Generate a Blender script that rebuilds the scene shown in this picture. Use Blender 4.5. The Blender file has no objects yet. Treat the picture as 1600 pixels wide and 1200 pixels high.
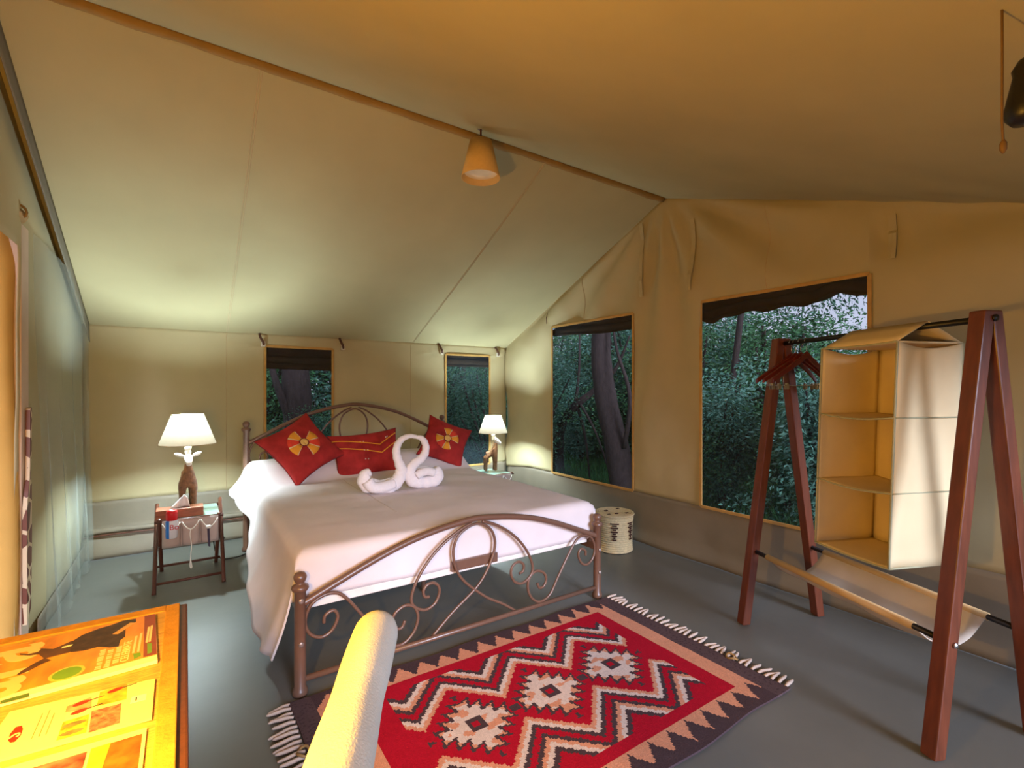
import bpy, bmesh, math, random
from mathutils import Vector, Matrix, noise
random.seed(7)
R = math.radians
scene = bpy.context.scene
C = scene.collection

# ---------------------------------------------------------------- camera, sky, daylight, exposure
cam_d = bpy.data.cameras.new('camera')
cam = bpy.data.objects.new('camera', cam_d)
C.objects.link(cam)
cam.location = (0, 0, 1.3)
cam.rotation_euler = (R(90), 0, -math.atan(510 / 755.0))
cam_d.sensor_width = 36
cam_d.lens = 36 * 755.0 / 1600.0
cam_d.shift_y = 8 / 1600.0
cam_d.clip_start = 0.02
scene.camera = cam

world = bpy.data.worlds.new('dusk_sky')
scene.world = world
world.use_nodes = True
wbg = world.node_tree.nodes['Background']
wbg.inputs[0].default_value = (0.66, 0.72, 0.95, 1)
wbg.inputs[1].default_value = 1.6

sun_d = bpy.data.lights.new('evening_daylight', 'SUN')
sun_d.energy = 6.5
sun_d.angle = R(22)
sun_d.color = (0.71, 0.78, 1.0)
sun = bpy.data.objects.new('evening_daylight', sun_d)
sun.rotation_euler = (R(74), 0, R(-4))
C.objects.link(sun)

scene.view_settings.view_transform = 'Standard'
scene.view_settings.look = 'None'
scene.view_settings.gamma = 1
scene.view_settings.use_curve_mapping = False
scene.view_settings.exposure = -0.35

# ---------------------------------------------------------------- helpers
def lin(c):
    return tuple((v / 255 / 12.92) if v / 255 <= .04045 else ((v / 255 + .055) / 1.055) ** 2.4 for v in c) + (1,)

MATS = {}
def M(name, col, rough=.7, var=.12, vscale=12, bump=0., bscale=300, metal=0., spec=.4, wave=None, coat=0., stretch=None):
    if name in MATS: return MATS[name]
    m = bpy.data.materials.new(name); m.use_nodes = True
    nt = m.node_tree; N = nt.nodes; L = nt.links
    b = N['Principled BSDF']
    b.inputs['Roughness'].default_value = rough
    b.inputs['Metallic'].default_value = metal
    b.inputs['Specular IOR Level'].default_value = spec
    b.inputs['Coat Weight'].default_value = coat
    tc = N.new('ShaderNodeTexCoord'); src = tc.outputs['Object']
    if stretch:
        mp = N.new('ShaderNodeMapping'); mp.inputs['Scale'].default_value = stretch
        L.new(src, mp.inputs['Vector']); src = mp.outputs[0]
    nz = N.new('ShaderNodeTexNoise'); nz.inputs['Scale'].default_value = vscale; nz.inputs['Detail'].default_value = 4
    L.new(src, nz.inputs['Vector'])
    c = lin(col)
    rp = N.new('ShaderNodeValToRGB')
    rp.color_ramp.elements[0].position = .3; rp.color_ramp.elements[1].position = .7
    rp.color_ramp.elements[0].color = tuple(v * (1 - var) for v in c[:3]) + (1,)
    rp.color_ramp.elements[1].color = tuple(min(1, v * (1 + var)) for v in c[:3]) + (1,)
    L.new(nz.outputs['Fac'], rp.inputs['Fac'])
    L.new(rp.outputs['Color'], b.inputs['Base Color'])
    if bump:
        if wave:
            bt = N.new('ShaderNodeTexWave'); bt.inputs['Scale'].default_value = bscale; bt.inputs['Distortion'].default_value = 1.5
            bt.bands_direction = wave; out = bt.outputs['Fac']
        else:
            bt = N.new('ShaderNodeTexNoise'); bt.inputs['Scale'].default_value = bscale; bt.inputs['Detail'].default_value = 3; out = bt.outputs['Fac']
        L.new(src, bt.inputs['Vector'])
        bp = N.new('ShaderNodeBump'); bp.inputs['Strength'].default_value = bump; bp.inputs['Distance'].default_value = .004
        L.new(out, bp.inputs['Height']); L.new(bp.outputs[0], b.inputs['Normal'])
    MATS[name] = m
    return m

def mat_attr(name, rough=.95, bump=.6, bscale=260, var=.16):
    m = bpy.data.materials.new(name); m.use_nodes = True
    nt = m.node_tree; N = nt.nodes; L = nt.links; b = N['Principled BSDF']
    b.inputs['Roughness'].default_value = rough; b.inputs['Specular IOR Level'].default_value = .1
    at = N.new('ShaderNodeAttribute'); at.attribute_name = 'Col'
    tc = N.new('ShaderNodeTexCoord'); nz = N.new('ShaderNodeTexNoise'); nz.inputs['Scale'].default_value = bscale; nz.inputs['Detail'].default_value = 5
    L.new(tc.outputs['Object'], nz.inputs['Vector'])
    mr = N.new('ShaderNodeMapRange'); mr.inputs[1].default_value = .3; mr.inputs[2].default_value = .7; mr.inputs[3].default_value = 1 - var; mr.inputs[4].default_value = 1 + var
    L.new(nz.outputs['Fac'], mr.inputs[0])
    mx = N.new('ShaderNodeVectorMath'); mx.operation = 'SCALE'
    L.new(at.outputs['Color'], mx.inputs[0]); L.new(mr.outputs[0], mx.inputs['Scale'])
    L.new(mx.outputs[0], b.inputs['Base Color'])
    bp = N.new('ShaderNodeBump'); bp.inputs['Strength'].default_value = bump; bp.inputs['Distance'].default_value = .004
    L.new(nz.outputs['Fac'], bp.inputs['Height']); L.new(bp.outputs[0], b.inputs['Normal'])
    return m

def mat_emit(name, col, strength):
    m = bpy.data.materials.new(name); m.use_nodes = True
    b = m.node_tree.nodes['Principled BSDF']
    b.inputs['Base Color'].default_value = lin(col); b.inputs['Emission Color'].default_value = lin(col); b.inputs['Emission Strength'].default_value = strength
    return m

def mat_net(name, col, opacity, rough=.9):
    m = bpy.data.materials.new(name); m.use_nodes = True
    nt = m.node_tree; N = nt.nodes; L = nt.links
    N.remove(N['Principled BSDF'])
    d = N.new('ShaderNodeBsdfDiffuse'); d.inputs[0].default_value = lin(col)
    t = N.new('ShaderNodeBsdfTransparent')
    tc = N.new('ShaderNodeTexCoord'); nz = N.new('ShaderNodeTexNoise'); nz.inputs['Scale'].default_value = 5
    L.new(tc.outputs['Object'], nz.inputs['Vector'])
    mr = N.new('ShaderNodeMapRange'); mr.inputs[3].default_value = opacity - .06; mr.inputs[4].default_value = opacity + .06
    L.new(nz.outputs['Fac'], mr.inputs[0])
    mx = N.new('ShaderNodeMixShader'); L.new(mr.outputs[0], mx.inputs[0])
    L.new(t.outputs[0], mx.inputs[1]); L.new(d.outputs[0], mx.inputs[2])
    L.new(mx.outputs[0], N['Material Output'].inputs['Surface'])
    return m

def mat_shade(name, col, trans=.25):
    m = bpy.data.materials.new(name); m.use_nodes = True
    nt = m.node_tree; N = nt.nodes; L = nt.links
    N.remove(N['Principled BSDF'])
    tc = N.new('ShaderNodeTexCoord'); nz = N.new('ShaderNodeTexNoise'); nz.inputs['Scale'].default_value = 60
    L.new(tc.outputs['Object'], nz.inputs['Vector'])
    c = lin(col); rp = N.new('ShaderNodeValToRGB')
    rp.color_ramp.elements[0].color = tuple(v * .88 for v in c[:3]) + (1,); rp.color_ramp.elements[1].color = c
    L.new(nz.outputs['Fac'], rp.inputs[0])
    d = N.new('ShaderNodeBsdfDiffuse'); t = N.new('ShaderNodeBsdfTranslucent')
    L.new(rp.outputs[0], d.inputs[0]); L.new(rp.outputs[0], t.inputs[0])
    mx = N.new('ShaderNodeMixShader'); mx.inputs[0].default_value = trans
    L.new(d.outputs[0], mx.inputs[1]); L.new(t.outputs[0], mx.inputs[2])
    L.new(mx.outputs[0], N['Material Output'].inputs['Surface'])
    return m

class MB:
    def __init__(s): s.v = []; s.f = []
    def add(s, vs, fs):
        o = len(s.v); s.v += [tuple(p) for p in vs]; s.f += [tuple(i + o for i in f) for f in fs]; return s
    def hexa(s, p8):
        return s.add(p8, [(0, 3, 2, 1), (4, 5, 6, 7), (0, 1, 5, 4), (1, 2, 6, 5), (2, 3, 7, 6), (3, 0, 4, 7)])
    def box(s, a, b):
        (x0, y0, z0), (x1, y1, z1) = a, b
        return s.hexa([(x0, y0, z0), (x1, y0, z0), (x1, y1, z0), (x0, y1, z0), (x0, y0, z1), (x1, y0, z1), (x1, y1, z1), (x0, y1, z1)])
    def bar(s, p, q, w, h, side):
        p, q, side = Vector(p), Vector(q), Vector(side).normalized()
        up = (q - p).normalized().cross(side).normalized()
        a, b = side * w / 2, up * h / 2
        return s.hexa([p - a - b, p + a - b, p + a + b, p - a + b, q - a - b, q + a - b, q + a + b, q - a + b])
    def tube(s, pts, rad, seg=10, closed=False, cap=True):
        P = [Vector(p) for p in pts]; n = len(P)
        rr = rad if isinstance(rad, (list, tuple)) else [rad] * n
        T = []
        for i in range(n):
            a = P[i - 1] if (i > 0 or closed) else P[i]; b = P[(i + 1) % n] if (i < n - 1 or closed) else P[i]
            t = (b - a); T.append(t.normalized() if t.length > 1e-9 else Vector((0, 0, 1)))
        u = T[0].orthogonal().normalized(); vs = []
        for i in range(n):
            u = u - T[i] * u.dot(T[i])
            u = u.normalized() if u.length > 1e-6 else T[i].orthogonal().normalized()
            w = T[i].cross(u)
            for k in range(seg):
                a = 2 * math.pi * k / seg
                vs.append(P[i] + (u * math.cos(a) + w * math.sin(a)) * rr[i])
        fs = []
        for i in range(n if closed else n - 1):
            j = (i + 1) % n
            for k in range(seg):
                l = (k + 1) % seg
                fs.append((i * seg + k, i * seg + l, j * seg + l, j * seg + k))
        if cap and not closed:
            fs.append(tuple(range(seg))[::-1]); fs.append(tuple((n - 1) * seg + k for k in range(seg)))
        return s.add(vs, fs)
    def lathe(s, prof, seg=24, c=(0, 0, 0)):
        vs = []; n = len(prof)
        for r, z in prof:
            for k in range(seg):
                a = 2 * math.pi * k / seg
                vs.append((c[0] + r * math.cos(a), c[1] + r * math.sin(a), c[2] + z))
        fs = [(i * seg + k, i * seg + (k + 1) % seg, (i + 1) * seg + (k + 1) % seg, (i + 1) * seg + k) for i in range(n - 1) for k in range(seg)]
        if prof[0][0] > 1e-5: fs.append(tuple(range(seg))[::-1])
        if prof[-1][0] > 1e-5: fs.append(tuple((n - 1) * seg + k for k in range(seg)))
        return s.add(vs, fs)
    def grid(s, fn, us, vs_, skip=None):
        nu, nv = len(us), len(vs_)
        v = [fn(u, w) for w in vs_ for u in us]
        f = []
        for j in range(nv - 1):
            for i in range(nu - 1):
                if skip and skip((us[i] + us[i + 1]) / 2, (vs_[j] + vs_[j + 1]) / 2): continue
                f.append((j * nu + i, j * nu + i + 1, (j + 1) * nu + i + 1, (j + 1) * nu + i))
        return s.add(v, f)
    def poly(s, pts, z, h=.0006):      # flat printed shape with a paper-thin body
        n = len(pts); a = sum(pts[i][0] * pts[(i + 1) % n][1] - pts[(i + 1) % n][0] * pts[i][1] for i in range(n))
        if a < 0: pts = pts[::-1]
        vs = [(x, y, z) for x, y in pts] + [(x, y, z + h) for x, y in pts]
        fs = [tuple(range(n))[::-1], tuple(range(n, 2 * n))] + [(i, (i + 1) % n, n + (i + 1) % n, n + i) for i in range(n)]
        return s.add(vs, fs)
    def build(s, name, mat, parent=None, smooth=False, world=False, solid=0, bevel=0, sub=0, kind=None, label=None):
        me = bpy.data.meshes.new(name); me.from_pydata(s.v, [], s.f); me.update()
        me.materials.append(mat)
        if smooth: me.polygons.foreach_set('use_smooth', [True] * len(me.polygons))
        o = bpy.data.objects.new(name, me); C.objects.link(o)
        if parent:
            o.parent = parent
            if world: o.location = -Vector(parent.location)
        if solid:
            d = o.modifiers.new('solid', 'SOLIDIFY'); d.thickness = solid; d.offset = 0
        if bevel:
            d = o.modifiers.new('bevel', 'BEVEL'); d.width = bevel; d.segments = 2; d.limit_method = 'ANGLE'
        if sub:
            d = o.modifiers.new('sub', 'SUBSURF'); d.levels = sub; d.render_levels = sub
        if kind: o['kind'] = kind
        if label: o['label'] = label
        return o

def frange(a, b, step, extra=()):
    n = max(1, round((b - a) / step)); L = [a + (b - a) * i / n for i in range(n + 1)]
    L = [x for x in L if all(abs(x - e) > step * .3 for e in extra)] + [e for e in extra if a - 1e-6 <= e <= b + 1e-6]
    for e in (a, b):
        if all(abs(x - e) > 1e-6 for x in L): L.append(e)
    return sorted(L)

def thing(name, label, cat, loc=(0, 0, 0), rz=0, group=None):
    o = bpy.data.objects.new(name, None); o.empty_display_size = .05; C.objects.link(o)
    o.location = loc; o.rotation_euler = (0, 0, rz); o['label'] = label; o['category'] = cat
    if group: o['group'] = group
    return o
def tag(o, label, cat, group=None):
    o['label'] = label; o['category'] = cat
    if group: o['group'] = group
    return o
def struct(o): o['kind'] = 'structure'; return o
def copy_tree(o, parent=None):
    c = o.copy(); C.objects.link(c); c.parent = parent
    for ch in list(o.children): copy_tree(ch, c)
    return c
def smooth_path(pts, n=6):
    P = [Vector(p) for p in pts]; out = []
    for i in range(len(P) - 1):
        a, b, c, d = P[max(i - 1, 0)], P[i], P[i + 1], P[min(i + 2, len(P) - 1)]
        for k in range(n):
            t = k / n
            out.append(.5 * ((2 * b) + (c - a) * t + (2 * a - 5 * b + 4 * c - d) * t * t + (3 * b - a - 3 * c + d) * t ** 3))
    out.append(P[-1]); return out
def text_mesh(body, size, name, mat, parent, matrix, fit=None, bold=0.):
    cu = bpy.data.curves.new('t', 'FONT'); cu.body = body; cu.size = size; cu.extrude = .0003; cu.offset = bold
    to = bpy.data.objects.new('t', cu); C.objects.link(to)
    me = bpy.data.meshes.new_from_object(to, depsgraph=bpy.context.evaluated_depsgraph_get())
    bpy.data.objects.remove(to); bpy.data.curves.remove(cu)
    if fit:
        xs = [v.co.x for v in me.vertices]; k = fit / (max(xs) - min(xs))
        me.transform(Matrix.Translation((-min(xs) * k, 0, 0)) @ Matrix.Diagonal((k, k * 1.05, 1, 1)))
    me.materials.clear(); me.materials.append(mat); me.transform(matrix)
    o = bpy.data.objects.new(name, me); C.objects.link(o); o.parent = parent
    return o
def fbm(x, y, z=0, sc=1.): return noise.fractal(Vector((x * sc, y * sc, z * sc)), 1.0, 2.0, 3)
def sstep(a, b, x):
    t = min(1, max(0, (x - a) / (b - a))); return t * t * (3 - 2 * t)

# ---------------------------------------------------------------- materials
canvas = M('tent_canvas', (185, 172, 136), .9, .05, 2.5, .12, 500, spec=.12)
canvas_roof = M('roof_canvas', (178, 167, 130), .9, .05, 2., .12, 500, spec=.12)
canvas_dark = M('dark_flap_canvas', (78, 62, 48), .9, .15, 8, .2, 300, spec=.1)
binding = M('canvas_binding', (190, 150, 90), .85, .1, 20, spec=.15)
pvc = M('grey_groundsheet_vinyl', (132, 122, 106), .55, .08, 4, .1, 40, spec=.4)
floor_m = M('grey_vinyl_floor', (110, 111, 106), .45, .08, 2.5, .14, 26, spec=.45)
bronze = M('brown_painted_steel', (108, 78, 62), .32, .05, 30, spec=.6)
white_cloth = M('cream_bedspread', (222, 212, 212), .95, .04, 6, .3, 420, spec=.08)
towel_m = M('white_terry_towel', (240, 236, 240), .98, .03, 60, .8, 240, spec=.05)
red_velvet = M('red_velvet', (158, 44, 42), .85, .22, 14, .25, 200, spec=.15)
cush_orange = M('orange_applique', (226, 150, 40), .8, .06, 60)
cush_red = M('bright_red_applique', (214, 60, 36), .8, .06, 60)
cush_beige = M('beige_thread', (226, 196, 150), .8, .06, 60)
cush_dark = M('dark_red_thread', (110, 26, 30), .8, .06, 60)
mahogany = M('red_brown_wood', (104, 52, 30), .35, .22, 9, .08, 60, spec=.5, stretch=(6, 6, .6))
dkwood = M('dark_walnut_wood', (88, 50, 36), .4, .2, 12, .08, 60, spec=.5, stretch=(6, 6, 1))
black_metal = M('black_metal', (24, 22, 22), .4, .05, 20)
chrome = M('chrome', (200, 198, 195), .2, .03, 20, metal=1)
shelf_cv = M('cream_organiser_canvas', (226, 208, 168), .9, .05, 5, .15, 450, spec=.1)
piping_m = M('grey_green_piping', (170, 170, 140), .85, .06, 30)
straw = M('woven_straw', (226, 208, 164), .85, .12, 60, .5, 200)
straw_dk = M('dark_dyed_straw', (74, 44, 34), .85, .15, 60)
bulb_m = mat_emit('glowing_bulb', (255, 236, 200), 30)
cool_bulb = mat_emit('cool_white_bulb', (220, 244, 250), 3000)

# traced metalwork, towel and print outlines (metres)
DATA = {'scroll_side': [(2.039, 0.278), (2.034, 0.309), (1.999, 0.324), (1.98, 0.29), (2.005, 0.238), (2.051, 0.22), (2.098, 0.249), (2.116, 0.307), (2.092, 0.372), (2.039, 0.4), (1.982, 0.396), (1.937, 0.357), (1.882, 0.283), (1.817, 0.189), (1.765, 0.11), (1.713, 0.082), (1.663, 0.087), (1.618, 0.129), (1.6, 0.189), (1.618, 0.24), (1.663, 0.261), (1.713, 0.24), (1.732, 0.199), (1.713, 0.163), (1.683, 0.16), (1.668, 0.189)],
 'scroll_mid': [(1.301, 0.6), (1.371, 0.576), (1.461, 0.524), (1.536, 0.461), (1.594, 0.388), (1.628, 0.318), (1.633, 0.269), (1.608, 0.234), (1.56, 0.214), (1.512, 0.232), (1.487, 0.276), (1.491, 0.314), (1.517, 0.336), (1.55, 0.335), (1.572, 0.309), (1.565, 0.279), (1.541, 0.273)],
 'loop': [(1.019, 0.085), (1.136, 0.159), (1.263, 0.244), (1.327, 0.311), (1.375, 0.398), (1.389, 0.456), (1.384, 0.502), (1.362, 0.544), (1.318, 0.577), (1.267, 0.589), (1.209, 0.572), (1.164, 0.54), (1.14, 0.487), (1.14, 0.43), (1.16, 0.361), (1.2, 0.302), (1.263, 0.244), (1.344, 0.18), (1.434, 0.128), (1.526, 0.077)],
 'arch': [(2.134, 0.381), (1.993, 0.439), (1.828, 0.505), (1.673, 0.557), (1.526, 0.591), (1.407, 0.609), (1.301, 0.611)],
 'plate': [(1.138, 0.404), (1.418, 0.403), (1.418, 0.359), (1.138, 0.359)],
 'swanL': [(1.022, 0.747, 0.0203), (0.995, 0.735, 0.0405), (0.981, 0.698, 0.0481), (1.0, 0.658, 0.0456), (1.039, 0.653, 0.0481), (1.088, 0.638, 0.0481), (1.148, 0.636, 0.0481), (1.199, 0.66, 0.0466), (1.227, 0.702, 0.0431), (1.235, 0.746, 0.038), (1.22, 0.792, 0.0314), (1.204, 0.843, 0.0279), (1.202, 0.888, 0.0264), (1.22, 0.931, 0.0233), (1.251, 0.959, 0.0203), (1.293, 0.971, 0.0162), (1.336, 0.969, 0.0122), (1.357, 0.961, 0.0061)],
 'swanR': [(1.325, 0.958, 0.0051), (1.346, 0.961, 0.0111), (1.379, 0.955, 0.0182), (1.406, 0.93, 0.0228), (1.42, 0.888, 0.0253), (1.412, 0.842, 0.0279), (1.379, 0.804, 0.0304), (1.336, 0.777, 0.0334), (1.304, 0.74, 0.0365), (1.298, 0.69, 0.0416), (1.325, 0.652, 0.0431), (1.385, 0.64, 0.0405), (1.44, 0.639, 0.0431), (1.496, 0.654, 0.0507), (1.507, 0.695, 0.0456), (1.485, 0.728, 0.0304)],
 'swanfold': [(1.336, 0.691, 0.0152), (1.374, 0.713, 0.0228), (1.423, 0.718, 0.0253), (1.468, 0.704, 0.0279)],
 'mag_bird_head': [(-0.213, 1.341), (-0.204, 1.362), (-0.186, 1.393), (-0.161, 1.409), (-0.14, 1.415), (-0.12, 1.426), (-0.096, 1.422), (-0.094, 1.404), (-0.111, 1.383), (-0.108, 1.332), (-0.115, 1.319), (-0.115, 1.288), (-0.13, 1.294), (-0.15, 1.311), (-0.17, 1.308), (-0.192, 1.314)],
 'mag_beak_low': [(-0.262, 1.266), (-0.258, 1.278), (-0.244, 1.3), (-0.232, 1.315), (-0.219, 1.297), (-0.233, 1.288), (-0.247, 1.271), (-0.258, 1.264)],
 'mag_beak_up': [(-0.276, 1.365), (-0.26, 1.35), (-0.248, 1.351), (-0.249, 1.368), (-0.238, 1.354), (-0.215, 1.347), (-0.21, 1.351), (-0.219, 1.297), (-0.234, 1.313), (-0.243, 1.339), (-0.259, 1.344), (-0.273, 1.353)],
 'mag_crest': [(-0.132, 1.36), (-0.105, 1.405), (-0.095, 1.398), (-0.122, 1.354)],
 'mag_badge': [(-0.205, 1.21), (-0.202, 1.224), (-0.191, 1.243), (-0.18, 1.247), (-0.169, 1.24), (-0.165, 1.225), (-0.167, 1.21), (-0.179, 1.196), (-0.193, 1.198)],
 'mag_label': [(-0.067, 1.27), (-0.059, 1.267), (-0.057, 1.222), (-0.064, 1.219)],
 'mag_label2': [(-0.088, 1.237), (-0.076, 1.235), (-0.074, 1.218), (-0.085, 1.21)],
 'mag_code': [(-0.082, 1.421), (-0.07, 1.424), (-0.069, 1.389), (-0.079, 1.386)],
 'mag_spine': [(-0.046, 1.22), (-0.044, 1.181), (-0.261, 1.166), (-0.264, 1.18)],
 'mag_greenstrip': [(-0.263, 1.177), (-0.228, 1.18), (-0.226, 1.167), (-0.261, 1.166)],
 'mag_textcols': [[(-0.146, 1.283), (-0.133, 1.201)], [(-0.131, 1.285), (-0.12, 1.201)], [(-0.117, 1.292), (-0.11, 1.233)], [(-0.103, 1.304), (-0.094, 1.204)], [(-0.092, 1.321), (-0.086, 1.239)], [(-0.084, 1.331), (-0.078, 1.24)], [(-0.071, 1.356), (-0.066, 1.275)], [(-0.066, 1.361), (-0.061, 1.276)]],
 'mag_corners': [(-0.06, 1.433), (-0.045, 1.184)],
 'title_a': [(-0.295, 1.381), (-0.255, 1.404), (-0.247, 1.349), (-0.29, 1.33)],
 'card_corners': [(-0.047, 1.116), (-0.046, 0.982), (-0.223, 0.998), (-0.243, 1.137)],
 'card_photos': [[(-0.167, 1.101), (-0.136, 1.112), (-0.131, 1.071), (-0.166, 1.082)], [(-0.164, 1.08), (-0.131, 1.071), (-0.132, 1.056), (-0.163, 1.058)], [(-0.164, 1.053), (-0.132, 1.054), (-0.129, 1.001), (-0.164, 1.003)], [(-0.126, 1.121), (-0.088, 1.125), (-0.085, 1.069), (-0.125, 1.073)], [(-0.13, 1.062), (-0.091, 1.06), (-0.088, 0.999), (-0.126, 0.997)]],
 'card_logo': [(-0.225, 1.044), (-0.227, 1.062), (-0.224, 1.079), (-0.217, 1.079), (-0.213, 1.066), (-0.212, 1.049), (-0.216, 1.035), (-0.221, 1.036)],
 'card_box': [(-0.078, 1.071), (-0.057, 1.069), (-0.057, 1.049), (-0.079, 1.05)],
 'sheet_corners': [(-0.051, 0.962), (-0.051, 0.863)],
 'sheet_photo1': [(-0.117, 0.948), (-0.056, 0.949), (-0.054, 0.864), (-0.118, 0.906)],
 'sheet_photo2': [(-0.168, 0.942), (-0.126, 0.948), (-0.118, 0.937), (-0.118, 0.906)],
 'desk': [(-0.027, 1.505), (0.002, 0.845), (-0.33, 1.476)],
 'trunkB1': [(5.0, 5.093, 2.304), (5.0, 5.106, 1.747), (5.0, 5.016, 1.189), (5.0, 4.803, 0.564), (5.0, 4.648, -0.127)]}

# ---------------------------------------------------------------- the tent
XL, XB, YA, YF = -.66, 3.22, 4.9, -.5
RY, RZ = 2.558, 2.85
def roofz(y): return RZ - .448 * (y - RY) if y > RY else RZ - .339 * (RY - y)

# floor
mb = MB()
mb.grid(lambda u, v: (u, v, .004 * fbm(u, v, 0, 1.2)), frange(XL - .5, XB + .1, .12), frange(YF - 1.8, YA + .1, .12))
fl = struct(mb.build('floor', floor_m, smooth=True)); fl.location.z = -.004

# roof slopes
def roof(name, y0, y1):
    mb = MB()
    def fn(u, v):
        t = (v - y0) / (y1 - y0)
        z = roofz(v)
        env = math.sin(math.pi * min(1, max(0, t)))
        z += env * (.010 * fbm(u, v, 3, 1.1) - .02)
        z += (.02 - .010 * fbm(u, v, 3, 1.1)) * env * sstep(.4, 0, XB - u)
        if u > XB: z = roofz(v) - .01
        z += .004 * math.sin((u * 1.6 + v * 2.2) * 9) * sstep(1.6, 3.2, u) * sstep(2.4, .6, v) * env
        return (u, v, z)
    mb.grid(fn, frange(XL - .35, XB + .12, .05, (XB,)), frange(min(y0, y1), max(y0, y1), .05))
    return struct(mb.build(name, canvas_roof, smooth=True, solid=.004))
ceil_b = roof('ceiling_rear', RY, YA + .06)
ceil_f = roof('ceiling_front', RY, YF - .35)
seam_m = M('canvas_seam', (188, 168, 132), .9, .05, 10)
for ob, xs, ya, yb in ((ceil_b, (.30, 2.02), RY + .03, YA - .02),):
    for x in xs:
        mb = MB(); n = 40
        for e in (-.006, .006):
            mb.tube([(x + e, ya + (yb - ya) * i / n, roofz(ya + (yb - ya) * i / n) + math.sin(math.pi * i / n) * (.010 * fbm(x, ya + (yb - ya) * i / n, 3, 1.1) - .02) - .0045) for i in range(n + 1)], .0022, 5)
        mb.build('seam', seam_m, ob)
ridge_m = M('ridge_sleeve_canvas', (150, 118, 66), .9, .12, 6, .15, 300)
mb = MB()
n = 90
mb.tube([(XL - .3 + (XB - .02 - XL + .3) * i / n, RY, RZ - .012 + .006 * fbm(i * .3, 0, 0, .9)) for i in range(n + 1)],
        [.026 + .007 * fbm(i * .33, 4, 0, .8) for i in range(n + 1)], 10)
struct(mb.build('trim_1', ridge_m, smooth=True))

# right gable wall
HB = [(2.883, 4.0, .42, 1.955), (1.135, 2.217, .42, 1.955)]
def gz(y, zr):
    top = roofz(y) + .01
    if zr <= 1.98: return zr * min(1, (top - .05) / 1.98)
    return min(1.98, top - .05) + (zr - 1.98) * (top - min(1.98, top - .05))
def folds(y, z):
    r = math.hypot(y - RY, 2.95 - z); th = math.atan2(y - RY, 2.95 - z)
    d = .036 * math.exp(-(th / .42) ** 2) * math.sin(th * 19 + 1.2 * math.sin(r * 2)) * sstep(0, .5, r) * sstep(2.7, .5, r)
    d += .042 * math.exp(-((th + .95) / .35) ** 2) * math.sin(th * 16 + .6) * sstep(.15, .7, r) * sstep(2.2, .8, r)
    d += .026 * math.exp(-((th - .95) / .3) ** 2) * math.sin(th * 20) * sstep(.1, .7, r)
    d += .022 * fbm(y, z, 9, 1.7)
    if y < 1.13: d += .035 * math.sin((z + .35 * y) * 9 + 1) * math.exp(-((z - 2.0 - .1 * y) / .3) ** 2)
    for (a, b, c, e) in HB:
        dd = max(a - y, y - b, c - z, z - e); d *= .35 + .65 * sstep(0, .12, dd)
    return d * sstep(0, .06, roofz(y) - z) * sstep(.42, .6, z)
def hole(holes): return lambda u, v: any(a < u < b and c < v < e for a, b, c, e in holes)
ys = frange(YF, YA, .035, sorted({h for q in HB for h in q[:2]}))
zs = frange(.42, 1.98, .035, (1.955,)) + [1.98 + i / 20 for i in range(1, 21)]
mb = MB().grid(lambda u, v: (XB - folds(u, gz(u, v)), u, gz(u, v)), ys, zs, hole(HB))
wall_r = struct(mb.build('wall_right', canvas, smooth=True, solid=.004))
mb = MB().grid(lambda u, v: (XB + .004 + .010 * fbm(u, v, 2, 2.2) - .03 * sstep(.12, 0, v), u, v), frange(YF, YA, .05), frange(0, .42, .035))
struct(mb.build('baseboard_right', pvc, smooth=True, solid=.004))
# stitched webbing straps, seams
for y, z0, z1 in ((2.78, 2.08, 2.70), (2.289, 2.05, 2.60), (1.03, 2.015, 2.26)):
    mb = MB(); n = 14
    zz = [z0 + (z1 - z0) * i / n for i in range(n + 1)]
    mb.grid(lambda u, v: (XB - folds(y, v) - .016 - (.014 if v < z0 + .15 else 0) * (1 - abs(u) * 10), y + u, v), [-.018, 0, .018], zz)
    mb.build('webbing_strap', canvas, wall_r, solid=.004)
for y, z0, z1 in ((3.517, 1.99, 2.40), (1.72, 1.97, 2.53)):
    MB().tube([(XB - folds(y, z0 + (z1 - z0) * i / 20) - .003, y, z0 + (z1 - z0) * i / 20) for i in range(21)], .003, 5).build('seam', seam_m, wall_r)
MB().tube([(XB - .01, 4.07, 2.11), (XB - .03, 4.065, 2.06), (XB - .02, 4.07, 2.0), (XB - .005, 4.075, 1.985)], .007, 6).build('toggle_loop', dkwood, wall_r)

# back wall
HA = [(.598, 1.19, .42, 1.69), (2.411, 2.985, .42, 1.69)]
def foldsA(x, z):
    d = .016 * fbm(x, z, 5, 1.6)
    for cx in (.565, 1.268, 2.338, 3.075):
        r = math.hypot(x - cx, 1.75 - z); th = math.atan2(x - cx, 1.75 - z)
        d += .011 * math.sin(th * 14) * math.exp(-(r / .22) ** 2) * sstep(0, .06, r)
    d += .012 * math.exp(-((z - .5) / .14) ** 2) * math.sin(x * 22 + 2 * math.sin(x * 5)) * .5
    for (a, b, c, e) in HA:
        dd = max(a - x, x - b, c - z, z - e); d *= .3 + .7 * sstep(0, .1, dd)
    return d * sstep(0, .05, 1.8 - z) * sstep(.42, .47, z)
xs = frange(XL, XB, .04, sorted({h for q in HA for h in q[:2]}))
mb = MB().grid(lambda u, v: (u, YA - foldsA(u, v), v), xs, frange(.42, 1.81, .035, (1.69,)), hole(HA))
wall_b = struct(mb.build('wall_back', canvas, smooth=True, solid=.004))
mb = MB()
def skA(u, v):
    y = YA - .004 - .008 * fbm(u, v, 1, 2.5)
    if v < .2: y -= .02 + .05 * sstep(.2, 0, v)
    return (u, y, v)
mb.grid(skA, frange(XL, XB, .05), frange(0, .425, .0305))
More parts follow.
